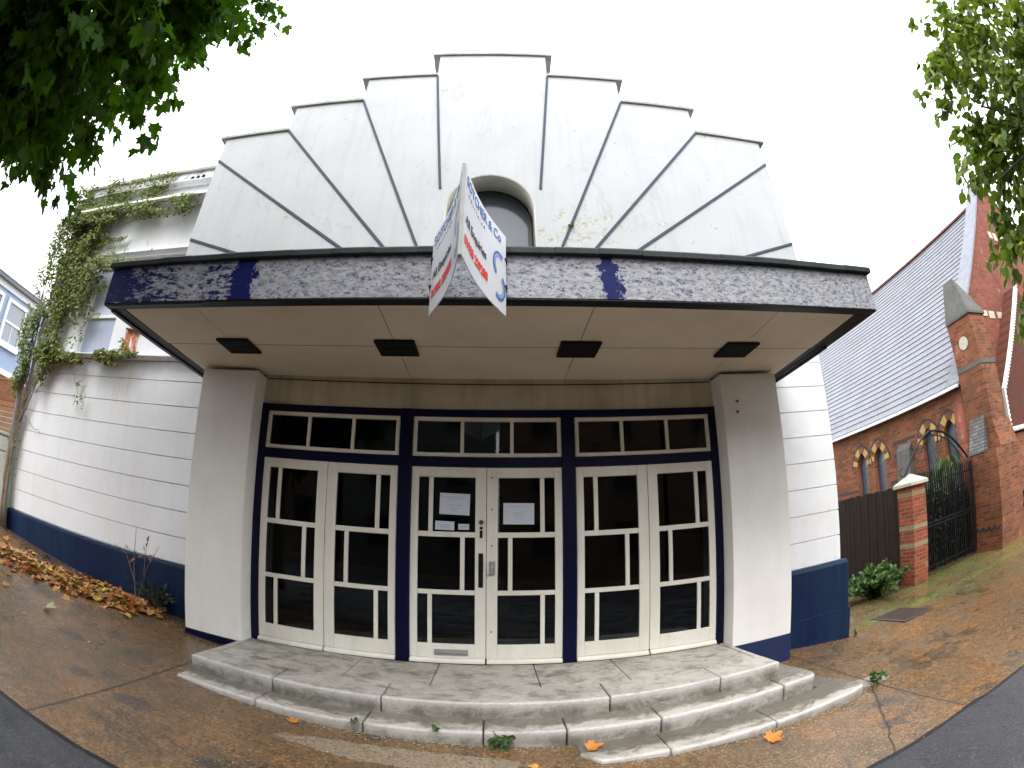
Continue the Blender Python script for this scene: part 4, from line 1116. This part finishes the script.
random.seed(77)
gt = MB()
def pebble(x_, y_, z_, s_):
    a = [rv(.5)*s_ for _ in range(2)]
    p = Vector((x_, y_, z_+s_*.3)); v_ = [p+Vector((s_, 0, 0)), p+Vector((0, s_*random.uniform(.5, 1), 0)), p+Vector((-s_, 0, 0)), p+Vector((0, -s_*random.uniform(.5, 1), 0)), p+Vector((0, 0, s_*.6)), p-Vector((0, 0, s_*.5))]
    gt.add([q+a[0]*.4 for q in v_], [(0, 1, 4), (1, 2, 4), (2, 3, 4), (3, 0, 4), (1, 0, 5), (2, 1, 5), (3, 2, 5), (0, 3, 5)])
for i in range(420):
    x_ = random.uniform(-2.6, 3.2); yf = (F2+K2*x_*x_ if x_ < .65 else F3+K3*x_*x_); y_ = yf-abs(random.gauss(.015, .045))
    pebble(x_, y_, gz(x_, y_), random.uniform(.003, .012))
for i in range(260):
    x_ = random.uniform(-6, 6); y_ = random.uniform(-3.1, -.2)
    if -2.7 < x_ < 3.3: y_ = random.uniform(-3.1, -2.1)
    pebble(x_, y_, gz(x_, y_), random.uniform(.003, .010))
o = gt.build('grit', M['grit']); tag(o, 'scattered grit and crumbs of mortar along the foot of the steps', 'grit', kind='stuff')

# ================================================================= WEEDS AND BUSH
def plant(name, label, cat, c, n_, r, h, size, kind, mat, up=.6, stems=6, seed=1):
    random.seed(seed)
    t = thing(name, label, cat, c); c = Vector(c); s_ = MB(); l_ = MB()
    tips = []
    for i in range(stems):
        a = random.uniform(0, 6.28); rr = random.uniform(.2, 1)*r
        tip = c+Vector((math.cos(a)*rr, math.sin(a)*rr*.8, h*random.uniform(.6, 1)*(1-.4*(rr/r)**2))); mid = c.lerp(tip, .5)+Vector((0, 0, h*.15))
        s_.tube([c, mid, tip], [max(.002, size*.06), max(.0016, size*.04), .001], 4); tips.append((mid, tip))
    for i in range(n_):
        m_, tp = random.choice(tips); u = random.random(); p = (c.lerp(m_, u*2) if u < .5 else m_.lerp(tp, u*2-1))+rv(size*.8)
        if p.z < c.z+.01: p.z = c.z+.01
        add_leaf(l_, p, size*random.uniform(.6, 1.2), rv(1)+Vector((0, 0, up)), rv(.8)+Vector((0, 0, 1)), kind, .2, .15)
    s_.build('stems', M['stem'], t); l_.leafbuild('foliage', mat, t); return t
plant('weed', 'small green weed at the foot of the middle step front', 'weed', (.10, -1.70, gz(.1, -1.7)), 26, .11, .10, .07, 'round', M['bush_leaf'], seed=2)
plant('weed', 'tiny weed sprouting under the left part of the top step', 'weed', (-.93, -1.70, -.15), 16, .05, .05, .035, 'round', M['bush_leaf'], seed=3)
plant('weed', 'green weed at the right hand end of the bottom step', 'weed', (3.38, -1.75, gz(3.4, -1.75)), 46, .13, .13, .055, 'round', M['bush_leaf'], seed=4)
plant('weed', 'tiny weed in the joint of the left riser by the post', 'weed', (-.33, -1.68, -.15), 14, .05, .04, .03, 'round', M['bush_leaf'], seed=6)
plant('ivy_shoot', 'dark trailing shrub against the navy plinth beside the left pilaster', 'shrub', (-4.05, .12, gz(-4.0)), 520, .55, .42, .045, 'diamond', M['weed_leaf'], .1, 26, seed=8)
rs = thing('russet_sapling', 'thin sapling with a few russet leaves in front of the white wall by the plinth', 'sapling', (-4.25, .0, gz(-4.25)))
s_ = MB(); s_.tube([(-4.3, .02, gz(-4.3)), (-4.32, .0, .5), (-4.28, -.02, 1.0)], [.008, .006, .003], 5); s_.tube([(-4.25, .0, .1), (-4.05, -.04, .55), (-3.85, -.05, .85)], [.007, .005, .002], 5); s_.tube([(-4.3, 0, .3), (-4.5, .05, .62), (-4.75, .05, .72)], [.006, .004, .002], 5)
s_.tube([(-4.12, -.03, .42), (-4.1, -.03, .7), (-4.06, -.03, .88)], [.005, .004, .002], 5)
s_.build('stems', M['stem'], rs); l_ = MB(); random.seed(5)
for (x_, z_) in ((-4.08, .80), (-4.06, .86), (-4.10, .74), (-4.02, .70), (-4.12, .68), (-4.28, .62), (-4.3, .58)):
    add_leaf(l_, Vector((x_, -.05, z_)), random.uniform(.07, .12), Vector((random.uniform(-.4, .6), -.2, random.uniform(-1, .6))), Vector((0, -1, .2)), 'long', .2)
l_.leafbuild('russet_leaves', M['red_leaf'], rs); l_ = MB()
for i in range(34):
    x_ = random.uniform(-4.7, -3.85); z_ = random.uniform(.25, .75); add_leaf(l_, Vector((x_, -.02+random.uniform(-.06, .06), z_)), random.uniform(.03, .06), rv(1), rv(1), 'long', .2)
l_.leafbuild('green_leaves', M['weed_leaf'], rs)
plant('bush', 'low green bush in front of the dark timber fence by the brick pier', 'bush', (6.62, 1.9, gz(6.7)), 4200, 1.1, .60, .085, 'round', M['bush_leaf'], .4, 60, seed=9)
plant('weed', 'small weed at the foot of the navy plinth corner on the right', 'weed', (4.66, .12, gz(4.6)), 22, .06, .10, .04, 'diamond', M['bush_leaf'], seed=12)
plant('gable_weed', 'tiny yellow green weed rooted in the fan gable beside the arched window', 'weed', (1.02, -.01, 5.02), 22, .05, .05, .04, 'diamond', M['lime_leaf'], seed=13)

# drain grate in the forecourt
dg = thing('drain_grate', 'rusty rectangular drain grate set in the mossy concrete on the right', 'drain', (5.72, .22, gz(5.7)))
m_ = MB(); g0 = gz(5.7)+.004
for a in (5.38, 6.0): m_.box(a, a+.05, -.15, .62, g0-.03, g0+.008)
m_.box(5.43, 6.0, -.15, -.11, g0-.03, g0+.008); m_.box(5.43, 6.0, .58, .62, g0-.03, g0+.008)
m_.build('frame', M['grate'], dg)
m_ = MB()
for i in range(12): m_.box(5.435+i*.047, 5.46+i*.047, -.105, .575, g0-.02, g0+.004)
m_.build('bars', M['grate'], dg); MB().box(5.43, 6.0, -.11, .58, g0-.012, g0-.003).build('pit', M['dark'], dg)

# ================================================================= LEFT NEIGHBOURS
gw = thing('garden_wall', 'low grey rendered garden wall left of the cinema with a raised panel', 'wall', (-10.5, .35, .4))
m_ = MB(); m_.add([(-16, .30, .0), (-7.86, .30, .0), (-7.86, .5, .0), (-16, .5, .0), (-16, .30, 2.2), (-7.86, .30, 1.80), (-7.86, .5, 1.80), (-16, .5, 2.2)],
      [(0, 3, 2, 1), (4, 5, 6, 7), (0, 1, 5, 4), (1, 2, 6, 5), (2, 3, 7, 6), (3, 0, 4, 7)])
m_.box(-8.03, -7.86, .27, .298, .25, 1.74); m_.box(-10, -8.033, .285, .298, 1.55, 1.78)
m_.build('wall_face', M['garden_wall'], gw, .01)
m_ = MB(); m_.add([(-16, .27, 2.202), (-7.84, .27, 1.802), (-7.84, .53, 1.802), (-16, .53, 2.202), (-16, .27, 2.26), (-7.84, .27, 1.86), (-7.84, .53, 1.86), (-16, .53, 2.26)],
      [(0, 3, 2, 1), (4, 5, 6, 7), (0, 1, 5, 4), (1, 2, 6, 5), (2, 3, 7, 6), (3, 0, 4, 7)])
m_.build('coping', M['garden_wall'], gw, .01)
tf = thing('trellis_fence', 'brown slatted fence with lattice top above the garden wall', 'fence', (-9.2, .6, 1.8))
MB().box(-8.06, -7.95, .56, .66, 1.6, 2.92).box(-10.2, -10.1, .56, .66, 1.6, 2.92).build('post', M['frame_black'], tf, .004)
m_ = MB()
for i in range(7): m_.box(-10.1, -8.06, .60, .618, 1.78+i*.10, 1.865+i*.10)
m_.box(-10.1, -8.06, .585, .63, 2.86, 2.90)
m_.build('slats', M['trellis'], tf, .003)
m_ = MB()
for i in range(28):
    x_ = -10.1+i*.10
    for sg_ in (-1, 1):
        xa, xb = (x_, x_+.36) if sg_ > 0 else (x_+.36, x_)
        xa2, xb2 = max(-10.1, min(-8.06, xa)), max(-10.1, min(-8.06, xb))
        if abs(xa2-xb2) < .05: continue
        za = 2.49+(xa2-xa)/(xb-xa)*.36; zb = 2.49+(xb2-xa)/(xb-xa)*.36
        m_.bar((xa2, .603+.008*sg_, za), (xb2, .603+.008*sg_, zb), .018, .006)
m_.build('lattice', M['trellis'], tf)

bh = thing('blue_house', 'pale blue rendered house with white sash windows behind the garden fence', 'house', (-14.5, 1.0, .5))
MB().box(-17.5, -12.0, -3.0, 4.2, .3, 5.62).build('wall', M['blue_house'], bh)
MB().box(-11.998, -11.95, -3.0, 4.3, 3.42, 3.56).build('string_course', M['white_trim'], bh, .004)
MB().box(-11.995, -11.93, -3.0, 4.3, 5.42, 5.60).build('eaves_board', M['white_trim'], bh)
MB().tube([(-11.86, -3.1, 5.66), (-11.86, 4.35, 5.66)], .055, 8).build('gutter', M['gutter'], bh)
m_ = MB(); m_.prism([(-11.80, 5.66), (-14.75, 7.1), (-17.7, 5.66), (-17.7, 5.58), (-11.80, 5.58)], 'y', -3.1, 4.35); m_.build('roof', M['slate'], bh)
MB().prism([(1.2, 5.72), (1.75, 6.12), (3.75, 5.72)], 'x', -12.3, -11.97).build('gable_trim', M['white_trim'], bh)
MB().box(-11.99, -11.96, 2.0, 4.2, 2.7, 3.41).build('brick_panel', M['brick_gable'], bh)
def sash(y0, y1, z0, z1):
    m_ = MB(); xw = -11.995; t = .09
    m_.box(xw, xw+.07, y0-t, y0, z0-t, z1+t); m_.box(xw, xw+.07, y1, y1+t, z0-t, z1+t)
    m_.box(xw, xw+.07, y0, y1, z1, z1+t); m_.box(xw, xw+.10, y0-t*1.3, y1+t*1.3, z0-t*1.8, z0-.002 if False else z0-t)
    m_.box(xw, xw+.07, y0, y1, z0-t, z0); m_.box(xw, xw+.05, y0, y1, (z0+z1)/2-.03, (z0+z1)/2+.03)
    m_.box(xw, xw+.04, (y0+y1)/2-.012, (y0+y1)/2+.012, z0, (z0+z1)/2-.031)
    o_ = m_.build('window', M['white_trim'], bh, .004)
    MB().box(xw+.002, xw+.02, y0, y1, z0, z1).build('glass_pane', M['win_glass'], o_)
sash(1.98, 2.62, 4.22, 5.20); sash(.95, 1.62, 4.22, 5.20)

# ================================================================= CHURCH
ch = thing('church', 'orange brick church with blue grey slate roof, pointed windows and a red gable', 'church', (13, 8, -.4))
NX = 10.40; CY0 = 2.05
# nave wall with lancet openings
def lancet(c, hw, z0, zs, rise, n_=10):
    """pointed arch outline; c is the position along y"""
    pts = [(c-hw, z0), (c+hw, z0)]
    R_ = (hw*hw+rise*rise)/(2*hw)
    for i in range(n_+1):
        t = i/n_; z_ = rise*t; dx = math.sqrt(max(0, R_*R_-z_*z_))-(R_-hw); pts.append((c+dx, zs+z_))
    for i in range(n_-1, -1, -1):
        t = i/n_; z_ = rise*t; dx = math.sqrt(max(0, R_*R_-z_*z_))-(R_-hw); pts.append((c-dx, zs+z_))
    return pts
wins = [3.46, 2.62, 5.62, 6.42, 8.6, 9.4]; wins = [2.72, 3.52, 5.60, 6.40, 8.5, 9.3]
holes = [lancet(c, .235, .95, 2.30, .42) for c in wins]
filled('nave_wall', [[(CY0+.01, -.8), (16, -.8), (16, 3.42), (CY0+.01, 3.42)]] + holes, 'x', NX, NX+.45, M['brick'], ch)
for c in wins:
    wo = filled('window', [lancet(c, .234, .951, 2.30, .419), lancet(c, .205, .985, 2.30, .37)], 'x', NX+.13, NX+.20, M['black_brick'], ch)
    filled('glass_pane', [lancet(c, .21, .98, 2.30, .375)], 'x', NX+.155, NX+.17, M['leaded'], wo)
    # leading
    m_ = MB()
    for q in range(-4, 14):
        for sg_ in (-1, 1):
            z0 = 1.0+q*.13; a = (NX+.150, c-.2, z0 if sg_ > 0 else z0+.40); b = (NX+.150, c+.2, z0+.40 if sg_ > 0 else z0)
            if min(a[2], b[2]) > .98 and max(a[2], b[2]) < 2.52: m_.bar(a, b, .010, .006, (1, 0, 0))
    m_.build('leading', M['stone'], wo)
    # polychrome arch: alternating voussoirs, dark outline
    R_out = .52; nseg = 11
    off = .006*(wins.index(c) % 2); loop_o = lancet(c, .45, 2.30, 2.30, .62, 12)[1:]; loop_i = lancet(c, .240, 2.30, 2.30, .427, 12)[1:]
    for mi, mname in enumerate(('brick', 'yellow_brick')):
        m_ = MB(); n_ = len(loop_o)
        for i in range(n_-1):
            if (i//3) % 2 != mi: continue
            a, b, c2, d2 = loop_i[i], loop_o[i], loop_o[i+1], loop_i[i+1]
            m_.prism([a, b, c2, d2], 'x', NX-.012-off, NX-.001)
        m_.build('voussoirs', M[mname], ch)
    lo2 = lancet(c, .49, 2.30, 2.30, .67, 12)[1:]
    m_ = MB()
    for i in range(len(loop_o)-1): m_.prism([loop_o[i], lo2[i], lo2[i+1], loop_o[i+1]], 'x', NX-.018-off, NX-.002)
    m_.build('hood_mould', M['black_brick'], ch)
for z_ in (2.28, 2.62, 1.62):
    m_ = MB()
    segs = [(4.02, 4.95)] if z_ > 2 else [(3.80, 5.2), (6.7, 7.9)]
    for a, b in segs: m_.box(NX-.008, NX-.001, a, b, z_, z_+.075)
    m_.build('dark_band', M['black_brick'], ch)
m_ = MB(); m_.prism([(NX-.20, 1.4), (NX-.001, 1.4), (NX-.001, 2.55), (NX-.12, 2.40)], 'y', 4.2, 4.72); m_.build('buttress_offset', M['stone'], ch)
MB().box(NX-.28, NX-.001, 4.16, 4.76, -.6, 1.40).build('buttress', M['brick'], ch)
# slated roof: real overlapping courses
RX, RZ, EX, EZ = 15.6, 9.45, NX-.16, 3.40
nc = 33; m_ = MB()
slope = math.atan2(RZ-EZ, RX-EX)
pts = [(EX, EZ-.06)]
for i in range(nc):
    t0, t1 = i/nc, (i+1)/nc
    x0, z0 = EX+(RX-EX)*t0, EZ+(RZ-EZ)*t0; x1, z1 = EX+(RX-EX)*t1, EZ+(RZ-EZ)*t1
    pts.append((x0-.018*math.sin(slope), z0+.026*math.cos(slope))); pts.append((x1, z1))
pts += [(RX+5.2, EZ), (RX+5.2, EZ-.06)]
m_.prism(pts, 'y', CY0+.46, 16.2); m_.build('roof', M['slate'], ch)
m_ = MB(); m_.prism([p for p in pts if p[0] < 11.3][:-1]+[(11.3, rz0(11.3)), (11.3, EZ-.06)] if False else [(EX, EZ-.06), (11.3, EZ-.06), (11.3, EZ+(RZ-EZ)*(11.3-EX)/(RX-EX)+.02), (EX, EZ+.02)], 'y', CY0-.02, CY0+.455); m_.build('roof_verge', M['slate'], ch)
m_ = MB()
for i in range(38): m_.prism([(RX-.14, RZ-.05), (RX, RZ+.10), (RX+.14, RZ-.05)], 'y', CY0+.47+i*.36, CY0+.82+i*.36)
m_.build('ridge_tiles', M['tile'], ch)
MB().box(EX-.07, EX+.03, CY0+.02, 16, EZ-.10, EZ-.03).build('gutter', M['white_trim'], ch, .01)
# gable wall facing the street
def rz(x): return EZ+(RZ-EZ)*(x-EX)/(RX-EX)
filled('gable_wall', [[(NX-.05, -.8), (21, -.8), (21, 3.9), (RX, RZ+.45), (11.35, rz(11.35)+.45), (11.35, EZ-.08), (NX-.05, EZ-.08)]], 'y', CY0-.02, CY0+.40, M['brick_gable'], ch)
m_ = MB()
for (xa, xb) in ((11.33, RX), (RX, 21)):
    za = rz(xa)+.46 if xa < RX else RZ+.46; zb = RZ+.46 if xb == RX else 3.9
    m_.add([(xa, CY0-.08, za), (xb, CY0-.08, zb), (xb, CY0+.5, zb), (xa, CY0+.5, za), (xa, CY0-.08, za+.12), (xb, CY0-.08, zb+.12), (xb, CY0+.5, zb+.12), (xa, CY0+.5, za+.12)],
           [(0, 3, 2, 1), (4, 5, 6, 7), (0, 1, 5, 4), (1, 2, 6, 5), (2, 3, 7, 6), (3, 0, 4, 7)])
m_.build('gable_coping', M['stone_pale'], ch, .01)
for (za, zb) in ((5.0, 5.22), (7.6, 7.9)):
    m_ = MB(); random.seed(int(za*10)); x_ = 12.0 if za < 6 else 14.6
    while x_ < 19:
        l_ = random.uniform(.12, .45); m_.box(x_, x_+l_, CY0-.035, CY0-.022, za+random.uniform(0, .06), zb-random.uniform(0, .06)); x_ += l_+random.uniform(.02, .22)
    m_.build('flint_band', M['cap_stone'], ch, .004)
MB().box(NX+.5, 20, CY0-.036, CY0-.022, 3.62, 3.70).build('dark_band', M['black_brick'], ch)
# corner buttress with gabled cap
bx0, bx1, by0, by1 = 10.28, 11.0, 1.22, CY0-.025
bt = MB(); bt.box(bx0, bx1, by0, by1, 1.7, 4.70); bto = bt.build('buttress', M['brick'], ch, .004)
MB().box(bx0-.015, bx1+.015, by0-.015, by1, 3.55, 3.65).build('string_course', M['stone'], bto)
for (yy, zz) in ((1.62, 4.15),): MB().tube([(bx0-.012, yy, zz), (bx0+.01, yy, zz)], .15, 12).build('roundel', M['cap_stone'], bto)
gb = MB(); ov = .04; zb_ = 4.70; ap = 5.72
gb.add([(bx0-ov, by0-ov, zb_), (bx1+ov, by0-ov, zb_), (bx1+ov, by1, zb_), (bx0-ov, by1, zb_), (bx0-ov, by0-ov, zb_+.06), (bx1+ov, by0-ov, zb_+.06), (bx1+ov, by1, zb_+.06), (bx0-ov, by1, zb_+.06), ((bx0+bx1)/2-.15, by0+.32, ap), ((bx0+bx1)/2-.15, by1-.12, ap)],
       [(0, 3, 2, 1), (0, 1, 5, 4), (1, 2, 6, 5), (2, 3, 7, 6), (3, 0, 4, 7), (4, 5, 8), (5, 6, 9, 8), (6, 7, 9), (7, 4, 8, 9)])
gb.build('gabled_cap', M['stone'], bto, .008)
# lower, wider stage with slate offset
m_ = MB(); m_.box(bx0-.24, bx1+.15, by0-.16, by1, -.8, 1.695); m_.build('buttress', M['brick'], ch, .004)
m_ = MB(); m_.prism([(bx0-.26, 1.70), (bx0-.003, 1.70), (bx0-.003, 2.50)], 'y', by0+.22, by1-.10); m_.build('buttress_offset', M['slate_panel'], ch, .006)
m_ = MB(); m_.prism([(by0-.16, 1.70), (by0-.003, 1.70), (by0-.003, 2.3)], 'x', bx0-.0, bx1+.15); m_.build('buttress_offset', M['brick'], ch, .006)
m_ = MB()
for q in range(5):
    y_ = by0-.12+.18*q
    m_.bar((bx0-.245, y_, .10), (bx0-.245, y_+.09, .02), .035, .02, (1, 0, 0)); m_.bar((bx0-.245, y_+.09, .02), (bx0-.245, y_+.18, .10), .035, .02, (1, 0, 0))
m_.build('dark_band', M['black_brick'], ch)
# street-side wall and tiled porch to the right
MB().box(11.12, 18, 1.45, 1.75, -.8, 1.90).build('porch_wall', M['brick'], ch)
m_ = MB()
for q in range(9): m_.bar((11.25+.2*q, 1.43, .55), (11.55+.2*q, 1.43, .05), .06, .04, (0, 1, 0))
m_.build('dark_band', M['black_brick'], ch)
m_ = MB(); m_.prism([(11.52, 2.02), (16.6, 2.02), (16.6, 2.98), (14.1, 5.78), (11.56, 2.98)], 'y', 1.5, CY0-.04); m_.build('tile_hung_gable', M['tile'], ch)
m_ = MB(); m_.bar((11.50, 1.46, 2.05), (11.53, 1.46, 2.97), .06, .10); m_.bar((11.53, 1.46, 2.98), (14.1, 1.46, 5.82), .06, .10)
for q in range(8): m_.box(11.565, 11.64, 1.44, 1.485, 2.10+q*.11, 2.16+q*.11)
for q in range(34):
    t_ = q/34; m_.box(11.57+2.54*t_, 11.65+2.54*t_, 1.44, 1.485, 2.90+2.8*t_, 2.96+2.8*t_)
m_.build('verge_board', M['white_trim'], ch, .004)
MB().tube([(11.45, 1.40, 2.0), (18, 1.40, 2.0)], .06, 8).build('gutter', M['white_trim'], ch)

# ---- timber fence, brick pier, iron gate
tfn = thing('timber_fence', 'dark brown close-boarded timber fence between the cinema and the brick pier', 'fence', (7.5, 4.5, -.4))
m_ = MB(); y_ = 2.02; random.seed(4)
while y_ < 9.0:
    wd = random.uniform(.11, .14); m_.box(7.47+random.uniform(-.006, .006), 7.49, y_, y_+wd-.008, -.5, 1.47+random.uniform(-.015, .015)); y_ += wd
m_.build('boards', M['fence_wood'], tfn, .003)
MB().box(7.50, 7.56, 2.02, 9.0, .2, .28).box(7.50, 7.56, 2.02, 9.0, 1.1, 1.18).build('rail', M['fence_wood'], tfn)
bp = thing('brick_pier', 'banded red brick gate pier with a buff stone cap', 'pier', (7.6, 1.78, -.45))
MB().box(7.41, 7.83, 1.57, 2.0, -.7, 1.42).build('shaft', M['brick_band'], bp, .004)
MB().box(7.405, 7.45, 1.5685, 1.565, 1.1, 1.2)
m_ = MB(); zc = 1.422; a, b, c_, d_ = 7.35, 7.89, 1.51, 2.06
m_.add([(a, c_, zc), (b, c_, zc), (b, d_, zc), (a, d_, zc), (a, c_, zc+.07), (b, c_, zc+.07), (b, d_, zc+.07), (a, d_, zc+.07), ((a+b)/2, (c_+d_)/2, zc+.24)],
       [(0, 3, 2, 1), (0, 1, 5, 4), (1, 2, 6, 5), (2, 3, 7, 6), (3, 0, 4, 7), (4, 5, 8), (5, 6, 8), (6, 7, 8), (7, 4, 8)])
m_.build('cap', M['cap_stone'], bp, .01)
ig = thing('iron_gate', 'black wrought iron railings gate with pointed overthrow arch beside the brick pier', 'gate', (8.9, 1.85, -.4))
P0 = Vector((7.86, 1.78, 0)); P1 = Vector((10.0, 1.85, 0)); GB = -.36; GTp = 1.50
m_ = MB(); nb = 26
for i in range(nb+1):
    p = P0.lerp(P1, i/nb); m_.tube([(p.x, p.y, GB), (p.x, p.y, GTp+.10)], .015 if i % 5 else .026, 6); m_.tube([(p.x, p.y, GTp+.10), (p.x, p.y, GTp+.18)], [.018, .001], 6)
m_.build('bars', M['iron'], ig)
m_ = MB()
for z_ in (GB+.12, .55, 1.42, .62): m_.bar((P0.x, P0.y, z_), (P1.x, P1.y, z_), .03, .012)
m_.build('rails', M['iron'], ig)
apx = Vector((8.47, 1.82, 2.40)); fl_ = Vector((7.45, 1.78, 1.62)); fr_ = Vector((9.85, 1.84, 1.70))
def q3(a, b, bul, n_=12):
    out_ = []
    for i in range(n_+1):
        t = i/n_; p = a.lerp(b, t); p.z += bul*math.sin(math.pi*t); out_.append(p)
    return out_
m_ = MB(); m_.tube(q3(fl_, apx, .13), .022, 6); m_.tube(q3(apx, fr_, .20), .022, 6); m_.tube([apx, apx+Vector((0, 0, .10))], [.03, .004], 6)
m_.tube([fl_, fl_+Vector((-.12, 0, .02)), fl_+Vector((-.14, 0, .12)), fl_+Vector((-.05, 0, .16))], .012, 5)
m_.tube(q3(fl_+Vector((.25, 0, 0)), apx-Vector((0, 0, .10)), .12), .010, 5); m_.tube(q3(apx-Vector((0, 0, .10)), fr_-Vector((.2, 0, 0)), .18), .010, 5)
m_.build('arch', M['iron'], ig)
random.seed(31)
hg = thing('hedge', 'dark evergreen hedge seen through the black iron gate', 'hedge', (9.3, 3.0, -.4)); hl = MB(); hb = MB()
for i in range(9000):
    x_ = random.uniform(7.9, 10.3); y_ = random.uniform(2.25, 3.4); z_ = random.uniform(-.42, 1.25+.35*noise.noise(Vector((x_*1.7, y_, 3))))
    add_leaf(hl, Vector((x_, y_, z_)), random.uniform(.06, .13), rv(1), rv(.7)+Vector((0, -.3, 1)), 'round', .2, .1)
for i in range(24): hb.tube([(random.uniform(8, 10.2), random.uniform(2.5, 3.2), -.45), (random.uniform(8, 10.2), random.uniform(2.5, 3.2), 1.2)], [.012, .004], 5)
hb.build('stems', M['bark'], hg); hl.leafbuild('foliage', M['weed_leaf'], hg)
plant('spiky_plant', 'pale spiky green plant behind the top of the iron gate', 'plant', (9.75, 2.6, .5), 60, .45, 1.35, .38, 'long', M['bush_leaf'], 1.6, 14, seed=15)

# ================================================================= ACROSS THE STREET (mirrored in the glazing)
def opp_house(x0, x1, y, h, mat, label):
    t = thing('terraced_house', label, 'house', ((x0+x1)/2, y, gz(x0)), 'terraced houses across the street')
    g = gz((x0+x1)/2)
    MB().box(x0, x1, y-6, y, g-.6, g+h).build('wall', mat, t)
    MB().prism([(y+.25, g+h), (y-3, g+h+2.3), (y-6.25, g+h)], 'x', x0, x1).build('roof', M['slate'], t)
    n_ = 2; wd = (x1-x0)/n_
    for i in range(n_):
        for z_ in (g+.9, g+3.6, g+6.1):
            c = x0+wd*(i+.5); m_ = MB(); m_.box(c-.55, c+.55, y+.001, y+.06, z_-.1, z_+1.5)
            wo = m_.build('window', M['opp_frame'], t); MB().box(c-.45, c+.45, y+.062, y+.07, z_, z_+1.4).build('glass_pane', M['dark'], wo)
opp_house(-13, -6.6, -16.5, 8.2, M['opp_brick'], 'brick terraced house across the street, second from the left')
opp_house(-6.4, .2, -16.5, 8.2, M['opp_dull'], 'rendered terraced house across the street, in the middle of the row')
opp_house(.4, 7.5, -16.5, 8.2, M['opp_brick'], 'brick terraced house across the street, second from the right')
opp_house(7.7, 15, -16.5, 8.2, M['opp_brick'], 'brick terraced house across the street, rightmost')
opp_house(-21, -13.2, -16.5, 8.2, M['opp_brick'], 'brick terraced house across the street, leftmost')
